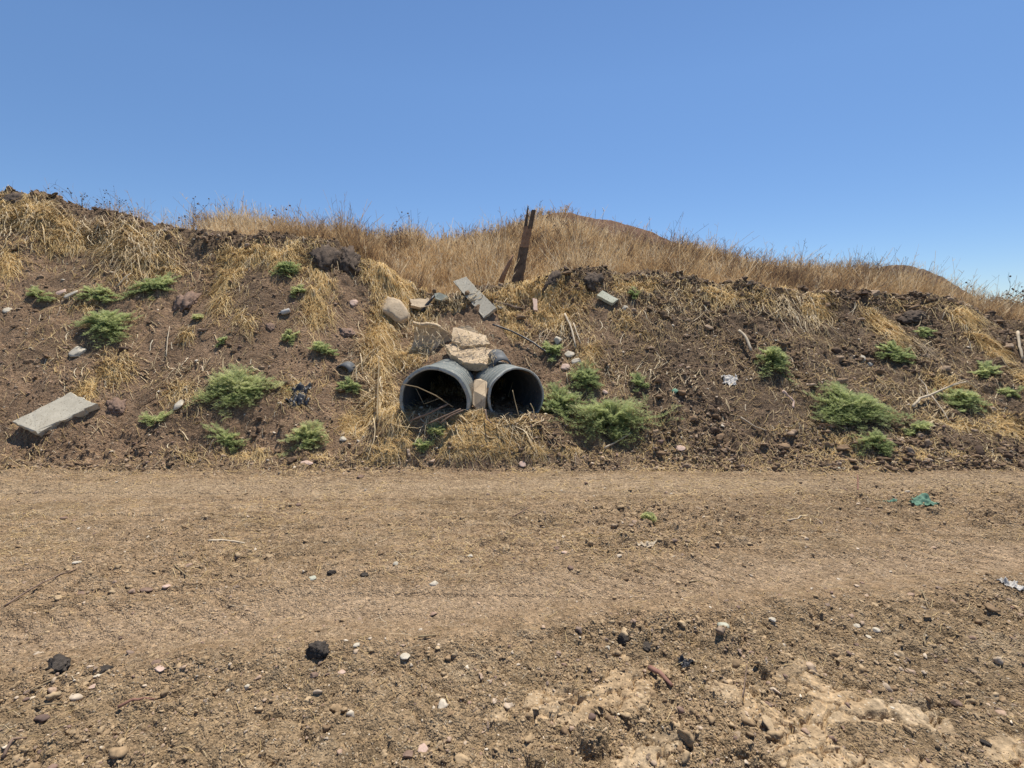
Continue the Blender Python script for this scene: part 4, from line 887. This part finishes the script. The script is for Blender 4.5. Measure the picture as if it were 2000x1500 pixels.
# ------------------------------------------------------------------ green shrubs
LEAF = rnd_mat("feathery_leaf", [(0, (.17, .21, .09)), (.45, (.36, .42, .18)), (.8, (.52, .56, .26)), (1, (.66, .64, .34))], .6, .5)
STEM = simple("shrub_stem", (.12, .10, .05), (.22, .18, .09), .8, 20, 60, .2, .002)
def shrub(cx, cy, wpx, hpx, lab, sd, dens=1., yel=0., tall=1.):
    g = np.random.default_rng(sd); x0, y0 = hit(cx, cy+hpx*.12); x0 = float(x0); y0 = float(y0); z0 = h1(x0, y0); s = y0/F
    rx = wpx*s*.55; ry = max(hpx*s*.56, rx*.35); hz = min(rx, ry)*.62*tall
    n = int(max(16, 72*dens*(rx*ry)**.75/.15)); n = min(n, 420)
    root = empty("green_shrub", (x0, y0, z0)); tag(root, lab, "shrub", "low feathery green shrubs on the bank")
    lob = g.uniform(0, 6.28, 3); an = g.uniform(0, 6.28, n); st = np.sqrt(g.random(n))*g.uniform(.8, 1.2, n); yel = yel+g.normal(0, .08)
    lf = 1+.25*np.sin(2*an+lob[0])+.2*np.sin(3*an+lob[1])+.12*np.sin(5*an+lob[2])
    K = 9; t = np.linspace(0, 1, K)[None]; L = st*lf
    bend = g.normal(0, .5, n)[:, None]; a2 = an[:, None]+bend*t**2
    X = np.cumsum(np.cos(a2)*L[:, None]*rx/K, 1); Y = np.cumsum(np.sin(a2)*L[:, None]*ry/K, 1)
    top = hz*(1.15-.75*st**2)*g.uniform(.6, 1.2, n)
    G = mid(x0+X, y0+Y)+.02; Z = G+top[:, None]*(1-(1-t)**2.)-z0-(t*.15*top[:, None])
    Z = Z*np.minimum(t*3, 1)+(mid(np.array([x0]), np.array([y0]))[0]-z0)*(1-np.minimum(t*3, 1))
    P = np.stack([X, Y, Z], -1); W = (.0028*(1-.6*t))*np.ones((n, 1))
    V0 = P
    so = ribbons("stems", V0, W, STEM, g.random(n)); so.parent = root
    # bipinnate leaves at nodes: each leaf a rachis, leaflets in pairs
    nodes = 11; tt = np.linspace(.28, 1, nodes); idx = tt*(K-1); i0 = np.minimum(idx.astype(int), K-2); f = idx-i0
    Q = P[:, i0]*(1-f)[None, :, None]+P[:, i0+1]*f[None, :, None]; D = P[:, i0+1]-P[:, i0]; D = D/(np.linalg.norm(D, axis=2, keepdims=True)+1e-9)
    Q = np.repeat(Q.reshape(-1, 3), 2, 0); D = np.repeat(D.reshape(-1, 3), 2, 0); m = len(Q); sgn = np.tile([1, -1], m//2)
    up = np.array([0, 0, 1.]); S = np.cross(D, up); S /= np.linalg.norm(S, axis=1, keepdims=True)+1e-9
    Dl = D*g.uniform(.2, .9, (m, 1))+S*sgn[:, None]*g.uniform(.5, 1, (m, 1))+up*g.uniform(-.1, .8, (m, 1)); Dl /= np.linalg.norm(Dl, axis=1, keepdims=True)
    ll = g.uniform(.030, .060, m)*min(1.25, .6+rx*1.2)
    pr = 6; ts = (np.arange(pr)+.6)/pr; S2 = np.cross(Dl, up+g.normal(0, .35, (m, 3))); S2 /= np.linalg.norm(S2, axis=1, keepdims=True)+1e-9
    B = Q[:, None]+Dl[:, None]*(ll[:, None]*ts[None])[..., None]
    B = np.repeat(B[:, :, None], 2, 2).reshape(-1, 3); sg = np.tile([1., -1.], m*pr)[:, None]
    Dr = np.repeat(Dl, pr*2, 0); Sr = np.repeat(S2, pr*2, 0); M = len(B)
    Ld = Sr*sg+Dr*.55+g.normal(0, .22, (M, 3)); Ld /= np.linalg.norm(Ld, axis=1, keepdims=True)
    le = (g.uniform(.010, .018, M))[:, None]; wv = Dr*.0034*y0/6
    V = np.stack([B-wv*.3, B+Ld*le*.5-wv, B+Ld*le, B+Ld*le*.5+wv], 1).reshape(-1, 3)
    rn = np.clip(np.repeat(g.normal(.42+yel, .18, m), pr*2)+g.normal(0, .08, M)+.25*(B[:, 2] > hz*.7), 0, 1)  # upper leaves coloured lighter: light from above painted into the leaf tone
    fo = link("foliage", np_mesh("foliage", V, np.arange(M*4).reshape(-1, 4), {"rnd": np.repeat(rn, 4)}), LEAF); fo.parent = root
SHR = [
    (210, 640, 96, 62, "dense rounded green shrub above the whitish stone on the left bank", 1.6, 0, 1.3),
    (300, 562, 74, 40, "spreading green shrub on the upper left bank beside the big rock", 1.3, .1, 1),
    (192, 578, 62, 34, "thin green shrub on the upper left between two others", .8, .05, 1),
    (76, 578, 52, 22, "low green shrub at the upper far left", .8, .1, 1),
    (562, 530, 46, 34, "small bushy green shrub in the straw under the left crest", 1.3, 0, 1.2),
    (566, 658, 30, 22, "little bright shrub on bare soil below the bottle", 1.1, .15, 1),
    (633, 688, 46, 36, "small green shrub above the arched pipe fragment", 1.3, .05, 1.1),
    (680, 757, 42, 32, "small green shrub left of the pipes", 1, 0, 1),
    (462, 762, 158, 62, "large wide green shrub in the middle of the left bank", 1.7, 0, .8),
    (443, 862, 92, 32, "thin grey-green shrub below the large left one", .8, .1, 1),
    (300, 826, 60, 28, "low thin shrub right of the concrete slab", .8, .15, .9),
    (602, 858, 74, 54, "fluffy light green shrub at the foot of the bank, left of the pipes", 1.2, .12, 1.3),
    (1195, 825, 180, 90, "largest dark green shrub right of the pipes", 1.4, -.05, 1.2),
    (1090, 795, 80, 76, "dark green shrub touching the right pipe mouth", 1.2, -.08, 1.2),
    (1142, 745, 80, 50, "dark shrub above and behind the largest one", 1.1, -.05, 1.1),
    (1080, 690, 44, 38, "small green shrub above the right pipe beside pale stones", 1, .05, 1.1),
    (1513, 712, 58, 64, "round bright green shrub on the dark right bank", 1.8, .08, 1.6),
    (1665, 800, 200, 74, "wide spreading green shrub on the right bank", 1.6, .05, 1),
    (1710, 866, 62, 56, "dull green shrub hanging below the wide one", 1, -.02, 1),
    (1795, 838, 52, 30, "small yellowish shrub right of the wide one", .9, .2, 1),
    (1748, 695, 62, 40, "green shrub below the diagonal straw streak at right", 1.2, .05, 1.1),
    (1884, 784, 90, 48, "feathery green shrub behind the forked branch", 1.2, .1, 1.1),
    (1925, 728, 52, 36, "dull green shrub upslope of the forked branch", .9, 0, 1),
    (1806, 652, 40, 24, "faint green shrub on the upper right bank", .7, .1, .9),
    (1240, 578, 26, 30, "tiny dark shrub right of the small tile", .8, -.1, 1.2),
    (850, 848, 50, 26, "low yellow-green shrub in the straw below the left pipe", .7, .2, .9),
    (822, 874, 24, 20, "tiny bright green sprout below the left pipe", .9, .1, 1.2),
    (388, 624, 20, 14, "tiny pale shrub in the centre of the left bank", .8, .25, 1.1),
    (434, 672, 20, 16, "tiny sparse shrub above the large left one", .7, .15, 1.2),
    (586, 570, 30, 18, "sparse small shrub in straw below the bushy one", .7, .2, 1),
    (1248, 755, 42, 44, "thin dark shrub upslope right of the largest one", .5, -.05, 1.1),
    (1267, 1017, 26, 18, "tiny green sprout growing in the dirt road", .5, .2, 1.1),
    (1975, 770, 40, 20, "low shrub at the right edge of the bank", .6, .1, .9)]
for i, a in enumerate(SHR): shrub(*a[:5], 500+i, *a[5:])
# ------------------------------------------------------------------ dry brush, thistles, distant twiggy shrub
def branchy(name, px, py, Y, w, h, mat, lab, cat, sd, n=16, lean=0., r=.006, tips=0., spread=1.):
    p = at(px, py, Y); z0 = float(mid(np.array([p.x]), np.array([Y]))[0]); g = random.Random(sd); bm = bmesh.new()
    def grow(a, d, L, rad, lev):
        pts = [a.copy()]; q = a.copy(); dd = d.copy()
        for k in range(4): dd = (dd+Vector((g.gauss(0, .16), g.gauss(0, .16), g.gauss(0, .12)-.03*lev))).normalized(); q = q+dd*L/4; pts.append(q.copy())
        tube_bm(bm, pts, [rad, rad*.85, rad*.7, rad*.6, rad*.45], 4, 0, 1, False)
        if lev < 2:
            for k in range(3 if lev else 4):
                s = pts[g.randint(1, 4)]; grow(s, (dd+Vector((g.gauss(0, .7), g.gauss(0, .5), g.gauss(.15, .45)))).normalized(), L*g.uniform(.35, .6), rad*.65, lev+1)
        elif tips and g.random() < .75: bmesh.ops.create_icosphere(bm, subdivisions=1, radius=tips*g.uniform(.6, 1.2), matrix=__import__('mathutils').Matrix.Translation(pts[-1]))
    for k in range(n):
        a = Vector((g.uniform(-w/2, w/2)*.5*spread, g.uniform(-.15, .15), -.04)); d = Vector((g.uniform(-.7, .7)+lean, g.uniform(-.4, .4), 1.)).normalized(); grow(a, d, h*g.uniform(.55, .95), r, 0)
    o = to_obj(bm, name, mat); o.location = (p.x, Y, z0); tag(o, lab, cat); return o
branchy("thistle_bush", 222, 420, 9.9, 1.1, .55, WOODD, "leafless dark thistle bush on the skyline behind the left heap", "bush", 1, 8, .1, .004, .012)
branchy("thistle_bush", 145, 405, 9.7, .6, .5, WOODD, "thin dark thistle on the skyline nearest the left heap", "bush", 2, 3, .1, .004, .012)
branchy("twiggy_shrub", 1990, 610, 11.5, 2.2, .9, WOODD, "bare dark twiggy shrub arching at the far right edge", "shrub", 3, 22, -.5, .009, .02, 1.4)
branchy("twiggy_shrub", 1660, 540, 16.5, 3.0, .75, WOODD, "dark purplish bare brush on the right skyline", "brush", 4, 30, 0, .008, 0, 1.6)
for i, (a, Y, hh, lb) in enumerate([(1262, 12.5, .95, "tall dried weed with round heads beside the reddish mound"), (770, 11.5, .8, "tall dried weed with round heads left of the straw dip"), (378, 10.6, .95, "single tall dried weed on the left skyline"),
                                 (568, 11, .75, "dried weed with dark tips above the left straw"), (980, 12, .85, "bushy dried weed just left of the wooden post"), (1083, 12, .8, "dark dried weed right of the wooden post"), (880, 12, .7, "dried weed on the skyline above the straw dip")]):
    branchy("dried_weed", a, 450, Y, .25, hh, WOODB, lb, "weed", 20+i, 3, 0, .006, .018, .6)
